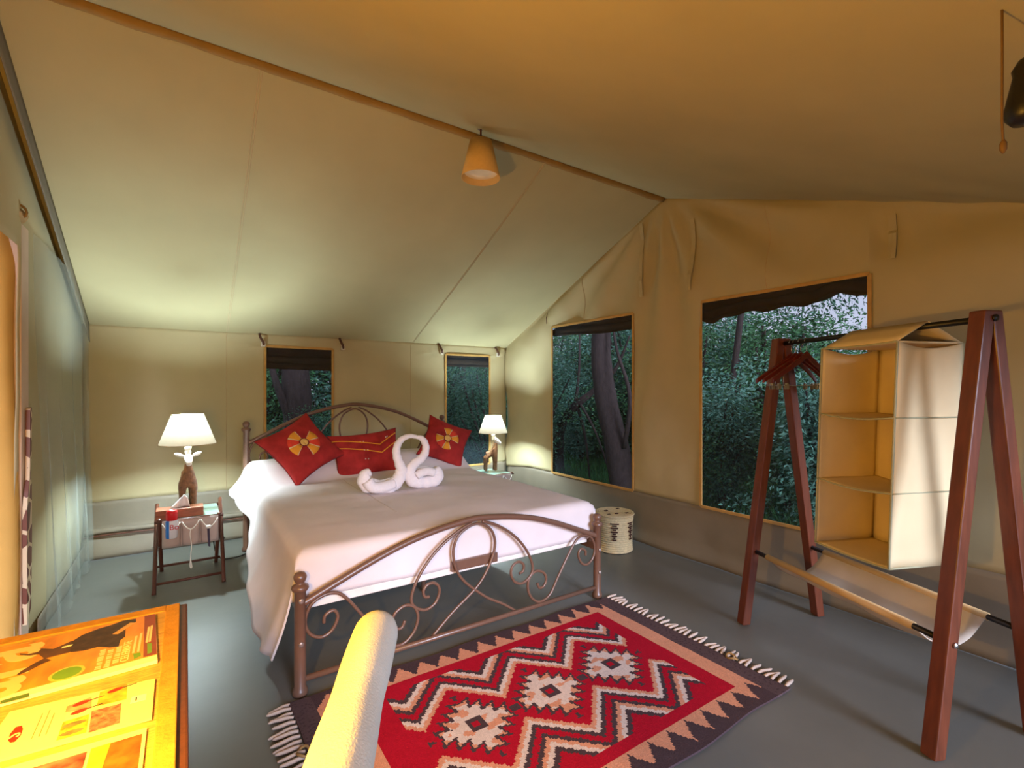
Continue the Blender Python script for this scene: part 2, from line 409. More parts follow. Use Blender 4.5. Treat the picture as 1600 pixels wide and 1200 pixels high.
bs = struct(mb.build('baseboard_back', pvc, smooth=True, solid=.004))
MB().tube([(XL + .02 + (XB - XL - .04) * i / 50, YA - .03, .195 + .010 * fbm(i * .2, 0, 0, .8)) for i in range(51)], .022, 10).build('rolled_hem', pvc, bs, smooth=True)
MB().tube([(XL + .02 + (XB - XL - .04) * i / 50, YA - .055, .168 + .008 * fbm(i * .2, 0, 0, .8)) for i in range(51)], .007, 8).build('pull_rod', dkwood, bs, smooth=True)
for x in (.297, 2.0):
    MB().tube([(x, YA - foldsA(x, .42 + 1.37 * i / 24) - .003, .42 + 1.37 * i / 24) for i in range(25)], .003, 5).build('seam', seam_m, wall_b)
for x in (.565, 1.268, 2.338, 3.075):
    MB().tube(smooth_path([(x - .012, YA - .01, 1.80), (x - .01, YA - .045, 1.765), (x + .012, YA - .05, 1.72), (x + .02, YA - .02, 1.70)], 4), .011, 7).build('rolled_toggle', dkwood, wall_b, smooth=True)
    MB().box((x - .002, YA - .035, 1.685), (x + .035, YA - .008, 1.735)).build('tie_block', M('white_webbing', (216, 206, 190)), wall_b, bevel=.004)

# left gable wall
def foldsL(y, z): return (.014 * fbm(y, z, 11, 1.3) + .012 * math.sin(y * 9 + z * 1.3) * sstep(1.9, .3, z)) * sstep(0, .08, roofz(y) - z)
mb = MB().grid(lambda u, v: (XL + foldsL(u, gz(u, v)), u, gz(u, v)), frange(YF, YA, .05), frange(0, 1.98, .05) + [1.98 + i / 16 for i in range(1, 17)],
               lambda u, v: 2.2 < u < 3.2 and v < 1.98)
wall_l = struct(mb.build('wall_left', canvas, smooth=True, solid=.004))
mb = MB().grid(lambda u, v: (XL + .03 + .010 * fbm(u, v, 7, 2.), u, v), frange(3.42, YA, .05), frange(0, .12, .03))
struct(mb.build('baseboard_left', pvc, smooth=True, solid=.004))
mb = MB()
mb.grid(lambda u, v: (XL + .05 + .02 * v, u, roofz(u) - .02 - v), frange(1.6, 4.86, .06), [0, .05, .1, .14])
mb.build('valance', M('grey_valance_canvas', (120, 112, 96), .9, .06, 6), wall_l, smooth=True, solid=.004)

# front wall with the wide veranda doorway
mb = MB()
mb.box((XL, YF - .01, 0), (.12, YF + .01, 1.84)); mb.box((3.08, YF - .01, 0), (XB, YF + .01, 1.84)); mb.box((.12, YF - .01, 1.72), (3.08, YF + .01, 1.84))
struct(mb.build('wall_front', canvas))

# windows: screen, bound edge, rolled-up outer flap
net_m = mat_net('dark_insect_screen', (58, 66, 74), .34)
def window(name, wall, lo, hi, z0, z1, flapdrop, sag):
    def P(u, v, off):     # off > 0 towards the room
        return (u, YA - off, v) if wall == 'A' else (XB - off, u, v)
    mb = MB().grid(lambda u, v: P(u, v, -.012 - .006 * math.sin((u - lo) / (hi - lo) * math.pi) * math.sin((v - z0) / (z1 - z0) * math.pi)), frange(lo - .01, hi + .01, .08), frange(z0 - .01, z1 + .01, .1))
    w = struct(mb.build(name, net_m))
    for a, b in (((lo, z0), (lo, z1)), ((hi, z0), (hi, z1)), ((lo, z1), (hi, z1)), ((lo, z0), (hi, z0))):
        m2 = MB(); p = P(a[0], a[1], .008); q = P(b[0], b[1], .008)
        m2.bar(p, q, .022, .008, (P(1, 0, 0)[0] - P(0, 0, 0)[0], P(1, 0, 0)[1] - P(0, 0, 0)[1], 0) if a[0] == b[0] else (0, 0, 1))
        m2.build('edge_binding', binding, w, bevel=.002)
    mb = MB(); nn = 30
    def fl(u, v):
        t = (u - lo) / (hi - lo)
        low = z1 - flapdrop - sag(t)
        z = z1 + .05 + (low - z1 - .05) * v
        return P(u, z, -.05 - .035 * math.sin(v * math.pi) - .012 * math.sin(v * 9 + 3 * t) - .01 * fbm(u, v, 3, 4))
    mb.grid(fl, frange(lo - .06, hi + .06, .03), [i / 8 for i in range(9)])
    mb.build('rolled_flap', canvas_dark, w, smooth=True, solid=.006)
    mb = MB()
    mb.tube([P(lo - .06 + (hi - lo + .12) * i / nn, z1 - flapdrop * .55 - sag(i / nn) * .7, -.085) for i in range(nn + 1)], [.04 + .008 * fbm(i * .3, lo, 0, 1.) for i in range(nn + 1)], 10)
    mb.build('canvas_roll', canvas_dark, w, smooth=True)
    return w
window('window_1', 'A', *HA[0], .20, lambda t: .01 * t)
window('window_2', 'A', *HA[1], .13, lambda t: 0)
window('window_3', 'B', *HB[0], .085, lambda t: .04 * math.sin(t * 3) * (1 - t) + .03 * (1 - t))
window('window_4', 'B', *HB[1], .11, lambda t: (.05 * math.exp(-((t - .93) / .07) ** 2) + .02 * math.sin(t * 14) ** 2 - .05 * math.exp(-((t - .17) / .1) ** 2)))

# ---------------------------------------------------------------- left entrance: curtain, post, giraffe board, net
mb = MB()
def cur(u, v):
    p = Vector((-.672, 3.245, 0)).lerp(Vector((-1.12, 2.55, 0)), u)
    nrm = Vector((.84, -.54, 0))
    o = .025 * math.sin(u * 21 + .6 * math.sin(v * 3)) * (.4 + .6 * sstep(0, .6, 2.15 - v)) - .05 * sstep(1.85, 2.15, v)
    return tuple(p + nrm * o + Vector((0, 0, v)))
mb.grid(cur, [i / 60 for i in range(61)], frange(.0, 2.14, .06))
o = mb.build('door_curtain', M('tan_curtain_canvas', (230, 184, 104), .9, .05, 6, .12, 400, spec=.1), smooth=True, solid=.005)
tag(o, 'tan canvas door curtain hanging at the left edge', 'curtain')
pole = thing('curtain_rail', 'canvas wrapped pole tied above the door curtain on the left', 'rail', (-.66, 3.24, 2.1))
MB().tube([(-.66, 3.27, 2.13), (-.82, 3.0, 2.2), (-1.2, 2.45, 2.38)], .035, 10).build('pole', M('wrapped_pole_canvas', (170, 138, 92), .9, .15, 14), pole, True, True)
for k in range(4):
    p = Vector((-.67, 3.25, 2.15)).lerp(Vector((-.82, 3.0, 2.2)), k / 3.2)
    MB().tube([p + Vector((.036 * math.cos(a), -.01, .036 * math.sin(a))) for a in [i * math.pi / 6 for i in range(12)]], .006, 6, closed=True).build('tie_cord', M('cord', (150, 120, 80)), pole, True, True)
o = MB().box((-.70, 3.25, 0), (-.655, 3.38, 2.1)).build('trim_2', M('white_painted_post', (216, 190, 170), .6, .08, 5), bevel=.004); struct(o)
# giraffe board
gm = bpy.data.materials.new('giraffe_coat'); gm.use_nodes = True
nt = gm.node_tree; N = nt.nodes; L = nt.links; b = N['Principled BSDF']; b.inputs['Roughness'].default_value = .5
tc = N.new('ShaderNodeTexCoord'); vo = N.new('ShaderNodeTexVoronoi'); vo.feature = 'DISTANCE_TO_EDGE'; vo.inputs['Scale'].default_value = 11
L.new(tc.outputs['Object'], vo.inputs['Vector']); rp = N.new('ShaderNodeValToRGB'); rp.color_ramp.interpolation = 'CONSTANT'
rp.color_ramp.elements[0].color = lin((222, 196, 160)); rp.color_ramp.elements[1].color = lin((112, 54, 28)); rp.color_ramp.elements[1].position = .09
L.new(vo.outputs['Distance'], rp.inputs[0]); L.new(rp.outputs[0], b.inputs['Base Color'])
mb = MB(); prof = [(3.25, .16), (3.33, .22), (3.345, .6), (3.34, .82), (3.315, .9), (3.275, .80), (3.25, .72)]
def board(prof):
    mb = MB(); n = len(prof)
    mb.add([(-.652, y, z) for y, z in prof] + [(-.636, y, z) for y, z in prof], [tuple(range(n)), tuple(range(n, 2 * n))[::-1]] + [(i, n + i, n + (i + 1) % n, (i + 1) % n) for i in range(n)])
    return mb
gb = thing('giraffe_board', 'narrow giraffe patterned board on the white post at left edge', 'wall art', (-.65, 3.33, .16))
board(prof).build('body', gm, gb, world=True)
board([(3.30, .86), (3.335, .95), (3.345, 1.2), (3.335, 1.21), (3.31, 1.2), (3.305, 1.0)]).build('neck', gm, gb, world=True)
# sheer net
veil = mat_net('sheer_white_net', (170, 176, 168), .34)
mb = MB()
def vf(u, v):
    t = (u - 3.22) / (4.86 - 3.22)
    top = min(2.05, roofz(u) - .12)
    z = .02 + (top - .02) * v
    x = XL + .055 + .02 * sstep(.2, 1, 1 - v) + (.010 * math.sin(u * 17 + 2 * math.sin(v * 3)) + .006 * math.sin(u * 41 + v * 4) + .012 * fbm(u, v, 5, 2.)) * (.25 + .75 * (1 - v)) + .03 * (1 - t) * (1 - v)
    return (x, u + .10 * (1 - v) * (t - .5) * -.4, z)
mb.grid(vf, frange(3.22, 4.80, .012), [i / 24 for i in range(25)])
tag(mb.build('net_curtain', veil, smooth=True), 'sheer pale mosquito net hanging along the left tent wall', 'net')

# ---------------------------------------------------------------- ceiling fittings
shade_old = mat_shade('linen_pendant_shade', (232, 196, 136), .12)
t = thing('pendant_lamp', 'small tan cone shade hanging from the tent ridge', 'lamp', (1.405, 2.40, 2.512)); t.scale = (.938,) * 3
mb = MB(); mb.lathe([(.118, 0), (.118, .004), (.068, .222), (.064, .222), (.113, .004)], 40); mb.v.pop if 0 else None
me = MB(); seg = 40
pr = [(.118, 0), (.066, .222)]
vs = [(r * math.cos(2 * math.pi * k / seg), r * math.sin(2 * math.pi * k / seg), z) for r, z in pr for k in range(seg)]
me.add(vs, [(k, (k + 1) % seg, seg + (k + 1) % seg, seg + k) for k in range(seg)])
me.build('shade', shade_old, t, smooth=True, solid=.004)
MB().lathe([(.103, .035), (.103, .04)], 32).build('diffuser', M('white_diffuser', (236, 226, 206), .5), t)
MB().lathe([(.02, .18), (.02, .235), (.006, .24), (.006, .30), (.022, .302), (.022, .312)], 14).build('lamp_holder', dkwood, t)
t = thing('ceiling_string', 'thin brown cord hanging from the roof at upper right', 'string', (1.33, .248, 1.77))
MB().tube([(0, 0, .32), (.002, 0, .2), (.006, .001, .06), (.009, 0, .02)], .0022, 6).build('cord', M('brown_cord', (112, 84, 48)), t, True)
MB().lathe([(.002, 0), (.006, .008), (.006, .02), (.002, .028)], 8, (.010, 0, -.004)).build('knot', M('brown_cord', (112, 84, 48)), t, True)
t = thing('black_pendant', 'black pear shaped lamp holder hanging at the right edge', 'lamp', (1.395, .225, 1.83))
MB().lathe([(.0, 0), (.022, .004), (.032, .018), (.033, .035), (.026, .07), (.020, .10), (.022, .112), (.012, .13), (.004, .135)], 24).build('lamp_body', black_metal, t, True)
MB().tube([(0, 0, .13), (0, 0, .25)], .003, 6).build('cable', black_metal, t)

# ---------------------------------------------------------------- bed
bed = thing('bed', 'large bed with brown scrolled metal headboard and footboard', 'bed', (1.27, 3.32, 0))
def end_board(name, Y, zmap, post_top, rail_z):
    ca = Vector
    def W(p): return (p[0], Y, zmap(p[1]))
    def mir(pts): return [(2.54 - x, z) for x, z in pts]
    arch = DATA['arch'][:-1] + [(1.27, .622)]
    full = arch + mir(arch[:-1])[::-1]
    fb = MB().tube(smooth_path([W(p) for p in full], 5), .016, 12).build(name, bronze, bed, True, True)
    for x in (.404, 2.136):
        mb = MB(); T = post_top
        mb.lathe([(.030, 0), (.032, .012), (.030, .024), (.024, .036), (.0235, T - .085), (.030, T - .08), (.036, T - .07), (.034, T - .06), (.022, T - .052), (.016, T - .047), (.022, T - .04), (.027, T - .026), (.027, T - .018), (.02, T - .006), (.006, T)], 20, (x, Y, 0))
        p = mb.build('post', bronze, fb, True)
    for z, xx in ((.405, .404), (.222, .404), (.30, 2.136), (.16, 2.136)):
        if name == 'footboard':
            MB().tube([(xx, Y - .022, z), (xx, Y - .029, z), (xx, Y - .032, z)], [.011, .011, .005], 10).build('bolt', M('dull_steel', (150, 134, 126), .35, metal=.5), fb)
    MB().tube([(.41, Y, rail_z), (2.13, Y, rail_z)], .0135, 10).build('bottom_rail', bronze, fb, True)
    for pts in (DATA['scroll_side'], mir(DATA['scroll_side']), DATA['scroll_mid'], mir(DATA['scroll_mid'])):
        MB().tube(smooth_path([W(p) for p in pts], 5), .0078, 8).build('scroll', bronze, fb, True)
    MB().tube(smooth_path([(p[0], Y + .012, zmap(p[1] if 0 < i_ < 19 else .064)) for i_, p in enumerate(DATA['loop'])], 5), .0078, 8).build('ribbon_loop', bronze, fb, True)
    return fb
end_board('footboard', 2.21, lambda z: z, .523, .062)
end_board('headboard', 4.42, lambda z: .45 + (z - .06) * 1.27, 1.042, .45)
for x in (.42, 2.12):
    MB().box((x - .012, 2.22, .30), (x + .012, 4.41, .36)).build('side_rail', bronze, bed, world=True, bevel=.003)
MB().box((1.138, 2.238, .355), (1.418, 2.256, .405)).build('mattress_stop', bronze, bed, world=True, bevel=.002)
MB().box((1.265, 2.25, .0), (1.295, 2.29, .33)).build('centre_leg', bronze, bed, world=True) if False else None
base = MB().box((.44, 2.262, .335), (2.1, 4.39, .375)).build('bed_base', M('white_base_board', (226, 218, 210), .7), bed, world=True, bevel=.004)
for k in range(9):
    y = 2.45 + k * .22
    MB().box((.43, y, .318), (2.11, y + .06, .335)).build('slat', M('pale_pine', (176, 142, 100), .6, .15, 20), bed, world=True)
for x in (1.27,):
    for y in (2.9, 3.7):
        MB().tube([(x, y, 0), (x, y, .32)], .015, 8).build('support_leg', bronze, bed, True, True)
MB().box((.445, 2.28, .375), (2.095, 4.38, .55)).build('mattress', M('white_mattress', (225, 220, 215), .8), bed, world=True, bevel=.03)

# bedspread
def lerp_tab(tab, y):
    if y <= tab[0][0]: return tab[0][1]
    for (a, va), (b, vb) in zip(tab, tab[1:]):
        if y <= b:
            t = (y - a) / (b - a); t = t * t * (3 - 2 * t); return va + (vb - va) * t
    return tab[-1][1]
HEML = [(2.2, .17), (2.32, .12), (2.67, .09), (3.0, .20), (3.3, .29), (3.9, .40), (4.2, .44), (4.4, .47)]
OUTL = [(2.2, .05), (2.4, .14), (2.67, .17), (3.3, .10), (3.85, .06), (4.15, .12), (4.3, .17), (4.4, .14)]
X0, X1, Y0, Y1 = .45, 2.10, 2.31, 4.40
def topz(x, y):
    z = .585
    hump = sstep(3.82, 4.12, y) * (1 - .25 * sstep(4.25, 4.42, y))
    z += .15 * hump * (1 - .18 * math.exp(-((x - 1.27) / .07) ** 2))
    z += .012 * math.sin((x - X0) / (X1 - X0) * math.pi) * sstep(Y0, Y0 + .3, y)
    z += .004 * fbm(x, y, 0, 3.5) + .003 * math.sin(y * 13 + x * 4 + 2 * fbm(x, y, 1, 2)) * sstep(2.8, 3.4, y)
    return z
def drop(q, r=.05):
    if q <= 0: return 0., 0.
    a = q / r
    if a < math.pi / 2: return r * math.sin(a), r * (1 - math.cos(a))
    return r, r + (q - r * math.pi / 2)
def spread(s, t):
    y = Y0 + max(0, t); x = min(max(X0, X0 + s), X1)
    z = topz(x, y)
    ox = oy = dz = 0.
    if s < 0:
        q = -s * (z - lerp_tab(HEML, y)) ; o, d = drop(q); k = q / max(.01, z - lerp_tab(HEML, y))
        fold = .016 * math.sin(y * 8.5 + 1.2 * math.sin(y * 3)) * k * k + .005 * math.sin(y * 21 + 2) * k * k
        ox = -o - lerp_tab(OUTL, y) * k * k * .8 - fold; dz = max(dz, d)
    W = X1 - X0
    if s > W:
        q = (s - W) * .28; o, d = drop(q, .06); ox = o + .02 * math.sin(y * 15) * (s - W) + .03 * (s - W); dz = max(dz, d)
    if t < 0:
        q = -t * (.234 + .02 * (x - X0) / W); o, d = drop(q, .045); oy = -o; dz = max(dz, d)
    return (x + ox, y + oy, z - dz)
ss = [-1 + i / 22 for i in range(22)] + frange(0, X1 - X0, .03) + [X1 - X0 + i / 10 for i in range(1, 11)]
tt = [-1 + i / 10 for i in range(10)] + frange(0, Y1 - Y0, .025)
o = MB().grid(spread, ss, tt).build('bedspread', white_cloth, smooth=True, solid=.008)
tag(o, 'cream white bedspread draped over the bed and hanging low at left', 'bedspread')
seam = MB().tube([(spread(.55, y)[0], Y0 + y, topz(X0 + .55, Y0 + y) + .004) for y in frange(.35, 1.5, .05)], .0025, 5).build('seam', M('bedspread_seam', (196, 182, 176)), o)

# cushions
def cushion(label, a, b, T, loc, normal, roll, kind):
    n = Vector(normal).normalized(); up = (Vector((0, 0, 1)) - n * n.z).normalized(); rt = up.cross(n)
    u2 = up * math.cos(roll) + rt * math.sin(roll); r2 = u2.cross(n)
    mt = Matrix((r2, u2, n)).transposed().to_4x4(); mt.translation = loc
    t = thing('cushion', label, 'cushion', group='red cushions on the bed'); t.matrix_world = mt
    def hgt(u, v): return T * (max(0, 1 - u * u) * max(0, 1 - v * v)) ** .42
    def xy(u, v): return (a * u * (1 - .13 * (1 - v * v)) , b * v * (1 - .13 * (1 - u * u)))
    us = [math.sin(i / 20 * math.pi / 2) for i in range(-20, 21)]
    mb = MB()
    for sg in (1, -1):
        mb.grid(lambda u, v: (*xy(u * sg, v), sg * hgt(u, v) + .004 * fbm(u * 2, v * 2, sg, 1.2)), us, us)
    cv = mb.build('cover', red_velvet, t, True)
    rim = [(-1, -1), (1, -1), (1, 1), (-1, 1)]; pts = []
    for i in range(4):
        p, q = rim[i], rim[(i + 1) % 4]
        for k in range(12): pts.append((*xy(p[0] + (q[0] - p[0]) * k / 12, p[1] + (q[1] - p[1]) * k / 12), 0))
    MB().tube(pts, .005, 6, closed=True).build('piping', cush_dark, t, True)
    def S(x, y, e=.004):
        u, v = x / a, y / b
        for _ in range(4): u, v = x / a / (1 - .13 * (1 - v * v)), y / b / (1 - .13 * (1 - u * u))
        return (x, y, hgt(u, v) + .004 * fbm(u * 2, v * 2, 1, 1.2) + e)
    def wedge(r0, r1, a0, a1, mat, nm, e=.004):
        m2 = MB(); k = 8
        m2.grid(lambda p, q: S((r0 + (r1 - r0) * q) * math.cos(p), (r0 + (r1 - r0) * q) * math.sin(p), e), [a0 + (a1 - a0) * i / k for i in range(k + 1)], [0, .33, .66, 1])
        m2.build(nm, mat, t, True, solid=.002)
    if kind == 'sun':
        rr = min(a, b) * .50
        for k, (ang, mm) in enumerate(((100, cush_orange), (58, cush_red), (16, cush_orange), (-80, cush_orange), (-122, cush_red), (196, cush_orange))):
            wedge(.036, rr, R(ang - 19) - roll * 0, R(ang + 19), mm, 'applique_wedge')
            for e in (-20, 20): wedge(.036, rr, R(ang + e - 1.6), R(ang + e + 1.6), cush_beige, 'thread_edge', .0055)
        wedge(.030, .037, 0, 2 * math.pi - .001, cush_dark, 'thread_ring', .006)
        wedge(.001, .030, 0, 2 * math.pi - .001, M('pale_gold_applique', (222, 178, 96)), 'centre_disc', .006)
    else:
        for off, c in ((.0, cush_orange), (-.075, cush_orange)):
            line = [(-a * .97, .14 + off * .9), (a * .32, .035 + off), (a * .97, .155 + off)]
            pts = []
            for p, q in zip(line, line[1:]):
                pts += [S(p[0] + (q[0] - p[0]) * k / 12, p[1] + (q[1] - p[1]) * k / 12, .003) for k in range(12)]
            MB().tube(pts, .005, 6).build('stripe', c, t, True)
        bead = M('white_bead', (236, 220, 206), .3)
        for bx, by in ((-.06, .082), (-.035, .080), (-.045, .0), (-.02, -.005), (-.05, -.075), (-.028, -.078), (.16, .098), (.175, .106)):
            p = S(bx, by, .005); MB().lathe([(0, -.006), (.006, 0), (0, .006)], 8, p).build('bead', bead, t, True)
    return t
cushion('red velvet cushion with sun emblem nearest the bright left lamp',   .235, .235, .085, (.742, 3.995, .845), (.05, -.80, .58), R(45 + 14), 'sun')
cushion('red cushion with orange chevron stripes in the middle of bed', .29, .20, .08, (1.255, 4.00, .765), (-.05, -.85, .52), R(-5), 'stripe')
cushion('red velvet cushion with sun emblem behind the right towel swan', .212, .212, .08, (1.975, 4.02, .815), (-.12, -.86, .50), R(45 - 20), 'sun')

# towel swans
def swan(label, key, extra=None):
    pts = DATA[key]; xs = [p[0] for p in pts]
    t = thing('towel_swan', label, 'towel', (sum(xs) / len(xs), 3.2, .6), 0, 'towel swans on the bed')
    path = smooth_path([(x, 3.2, z) for x, z, r in pts], 6); rad = []
    for i in range(len(pts) - 1):
        for k in range(6): rad.append(pts[i][2] + (pts[i + 1][2] - pts[i][2]) * k / 6)
    rad.append(pts[-1][2])
    rad = [r * (1 + .05 * math.sin(i * 1.1)) for i, r in enumerate(rad)]
    MB().tube(path, rad, 18).build('rolled_towel', towel_m, t, True, True)
    return t
s1 = swan('left white towel swan with curled tail on the bedspread', 'swanL')
for dy in (-.05, .045):
    MB().tube(smooth_path([(.985, 3.2 + dy, .70), (1.02, 3.2 + dy, .655), (1.10, 3.2 + dy * .8, .645), (1.17, 3.2 + dy * .4, .655)], 5), .038, 12).build('towel_fold', towel_m, s1, True, True)
s2 = swan('right white towel swan with folded body on the bedspread', 'swanR')
for dy in (-.03, .05):
    MB().tube(smooth_path([(x, 3.2 + dy, z) for x, z, r in DATA['swanfold']], 5), .03, 12).build('towel_fold', towel_m, s2, True, True)
MB().tube(smooth_path([(1.34, 3.24, .645), (1.42, 3.27, .645), (1.50, 3.25, .65)], 5), .048, 12).build('towel_fold', towel_m, s2, True, True)

# ---------------------------------------------------------------- bedside tables
glass = bpy.data.materials.new('green_glass'); glass.use_nodes = True
gb_ = glass.node_tree.nodes['Principled BSDF']; gb_.inputs['Base Color'].default_value = (.55, .8, .68, 1); gb_.inputs['Roughness'].default_value = .05
gb_.inputs['Alpha'].default_value = .55; gb_.inputs['IOR'].default_value = 1.5
pocket_m = M('mauve_grey_canvas', (176, 158, 150), .9, .06, 10, .2, 400)
trimw = M('white_cord', (232, 228, 220), .8)
def nightstand(label, loc):
    t = thing('bedside_table', label, 'table', loc, 0, 'folding bedside tables')
    for x, dx in ((-.19, .012), (.19, -.012)):
        MB().tube([(x, -.24, 0), (x, -.235, .012), (x, .20, .485)], [.013, .0125, .0125], 10).build('leg', dkwood, t, True)
        MB().tube([(x + dx * 2, .235, 0), (x + dx * 2, .225, .012), (x + dx * 2, -.20, .46)], [.013, .0125, .0125], 10).build('leg', dkwood, t, True)
        MB().tube([(x - .02 if x < 0 else x + .02, -.005, .235), (x + dx * 2, -.005, .235)], .006, 8).build('pivot_bolt', chrome, t, True)
    for y, z in ((-.19, .048), (.185, .048)):
        MB().tube([(-.19, y, z), (.19, y, z)], .009, 8).build('stretcher', dkwood, t, True)
    for y in (-.195, .19): MB().tube([(-.19, y, .445), (.19, y, .445)], .011, 8).build('top_rail', dkwood, t, True)
    MB().box((-.162, -.20, .446), (.168, .205, .453)).build('glass_top', glass, t, bevel=.002)
    MB().grid(lambda u, v: (u, v, .440 - .006 * math.sin((v + .2) / .4 * math.pi)), frange(-.16, .165, .06), frange(-.195, .2, .06)).build('canvas_top', M('cream_table_canvas', (224, 222, 210), .9), t, True, solid=.004)
    po = MB().grid(lambda u, v: (u, -.205 - .012 * math.sin(v * 7), .45 - v), frange(-.15, .16, .05), frange(0, .17, .03)).build('pocket_panel', pocket_m, t, True, solid=.004)
    for k in range(3):
        c = -.10 + k * .104
        def pf(u, v, c=c):
            bul = .028 * math.cos(u * math.pi / 2) ** .6 if abs(u) < 1 else 0
            ztop = .435 - .05 * math.cos(u * math.pi / 2)
            return (c + u * .048, -.214 - bul * (.6 + .4 * v), ztop + (.285 - ztop) * v)
        us = [i / 8 for i in range(-8, 9)]
        MB().grid(pf, us, [i / 6 for i in range(7)]).build('pocket', pocket_m, po, True, solid=.003)
        MB().tube([tuple(Vector(pf(u, 0)) + Vector((0, -.003, 0))) for u in us], .0035, 6).build('pocket_cord', trimw, po, True)
    return t
tl = nightstand('folding wooden bedside table with canvas pockets left of bed', (.024, 4.03, 0))
tr_ = nightstand('folding bedside table mostly hidden right of the bed', (2.68, 4.42, 0)); tr_.scale = (1, 1, .92)
t = thing('pull_cord', 'white cord dangling from the middle pocket of bedside table', 'cord', (.028, 3.785, .2))
MB().tube(smooth_path([(0, 0, .185), (-.004, -.006, .15), (.004, -.004, .08), (-.001, -.004, .0), (.006, -.004, -.06), (-.004, -.004, -.055), (0, -.004, .01)], 5), .0028, 6).build('cord', trimw, t, True)
t = thing('dark_comb', 'dark slim comb sticking out of the right table pocket', 'comb', (.132, 3.782, .26))
MB().hexa([(-.008, -.004, 0), (.004, -.004, -.006), (.004, .002, -.006), (-.008, .002, 0), (-.014, -.004, .12), (.0, -.004, .125), (.0, .002, .125), (-.014, .002, .12)]).build('blade', M('dark_plastic', (52, 40, 60), .4), t, bevel=.002)
MB().lathe([(0, -.012), (.014, -.008), (.016, 0), (.012, .01), (0, .013)], 12, (-.006, -.004, .128)).build('white_knob', trimw, t, True)
# tissue box
tb = thing('tissue_box', 'brown wooden tissue box on the left bedside table', 'box', (-.03, 3.92, .453))
MB().box((-.13, -.06, 0), (.13, .06, .058)).build('box_body', M('tan_box_wood', (150, 92, 66), .5, .2, 16, stretch=(1, 6, 6)), tb, bevel=.003)
MB().lathe([(.055, .0585), (.055, .0595), (.03, .0598), (.0, .0598)], 20).build('slot_rim', dkwood, tb)
mb = MB()
mb.grid(lambda u, v: (.055 * u * (1 - .65 * v) + .022 * v, .016 * math.sin(u * 4 + v) * (1 - .4 * v), .055 + .085 * v - .02 * abs(u) * v), [i / 8 for i in range(-8, 9)], [i / 6 for i in range(7)])
mb.build('tissue', M('tissue_paper', (244, 244, 246), .9), tb, True, solid=.003)
# spray can
sc = thing('spray_can', 'insect spray can with red cap in the left table pocket', 'can', (-.074, 3.797, .345))
canm = bpy.data.materials.new('printed_can'); canm.use_nodes = True
N = canm.node_tree.nodes; L = canm.node_tree.links; b = N['Principled BSDF']; b.inputs['Roughness'].default_value = .3
tc = N.new('ShaderNodeTexCoord'); sx = N.new('ShaderNodeSeparateXYZ'); L.new(tc.outputs['Object'], sx.inputs[0])
rp = N.new('ShaderNodeValToRGB'); rp.color_ramp.interpolation = 'CONSTANT'
mr = N.new('ShaderNodeMapRange'); mr.inputs[1].default_value = -.035; mr.inputs[2].default_value = .035; L.new(sx.outputs['X'], mr.inputs[0])
e = rp.color_ramp.elements; e[0].color = lin((30, 110, 200)); e[1].color = lin((214, 214, 220)); e[1].position = .32
L.new(mr.outputs[0], rp.inputs[0]); L.new(rp.outputs[0], b.inputs['Base Color'])
MB().lathe([(.030, 0), (.033, .004), (.033, .105), (.028, .116), (.027, .118)], 24).build('can_body', canm, sc, True)
MB().lathe([(.030, .114), (.032, .118), (.032, .16), (.028, .174), (.018, .179), (.014, .174), (0, .173)], 24).build('cap', M('red_plastic', (206, 20, 24), .3), sc, True)
me_r = M('red_print', (200, 24, 40), .4)
text_mesh('Bo', .046, 'lettering', me_r, sc, Matrix.Translation((-.012, -.0345, .058)) @ Matrix.Rotation(R(90), 4, 'X'))

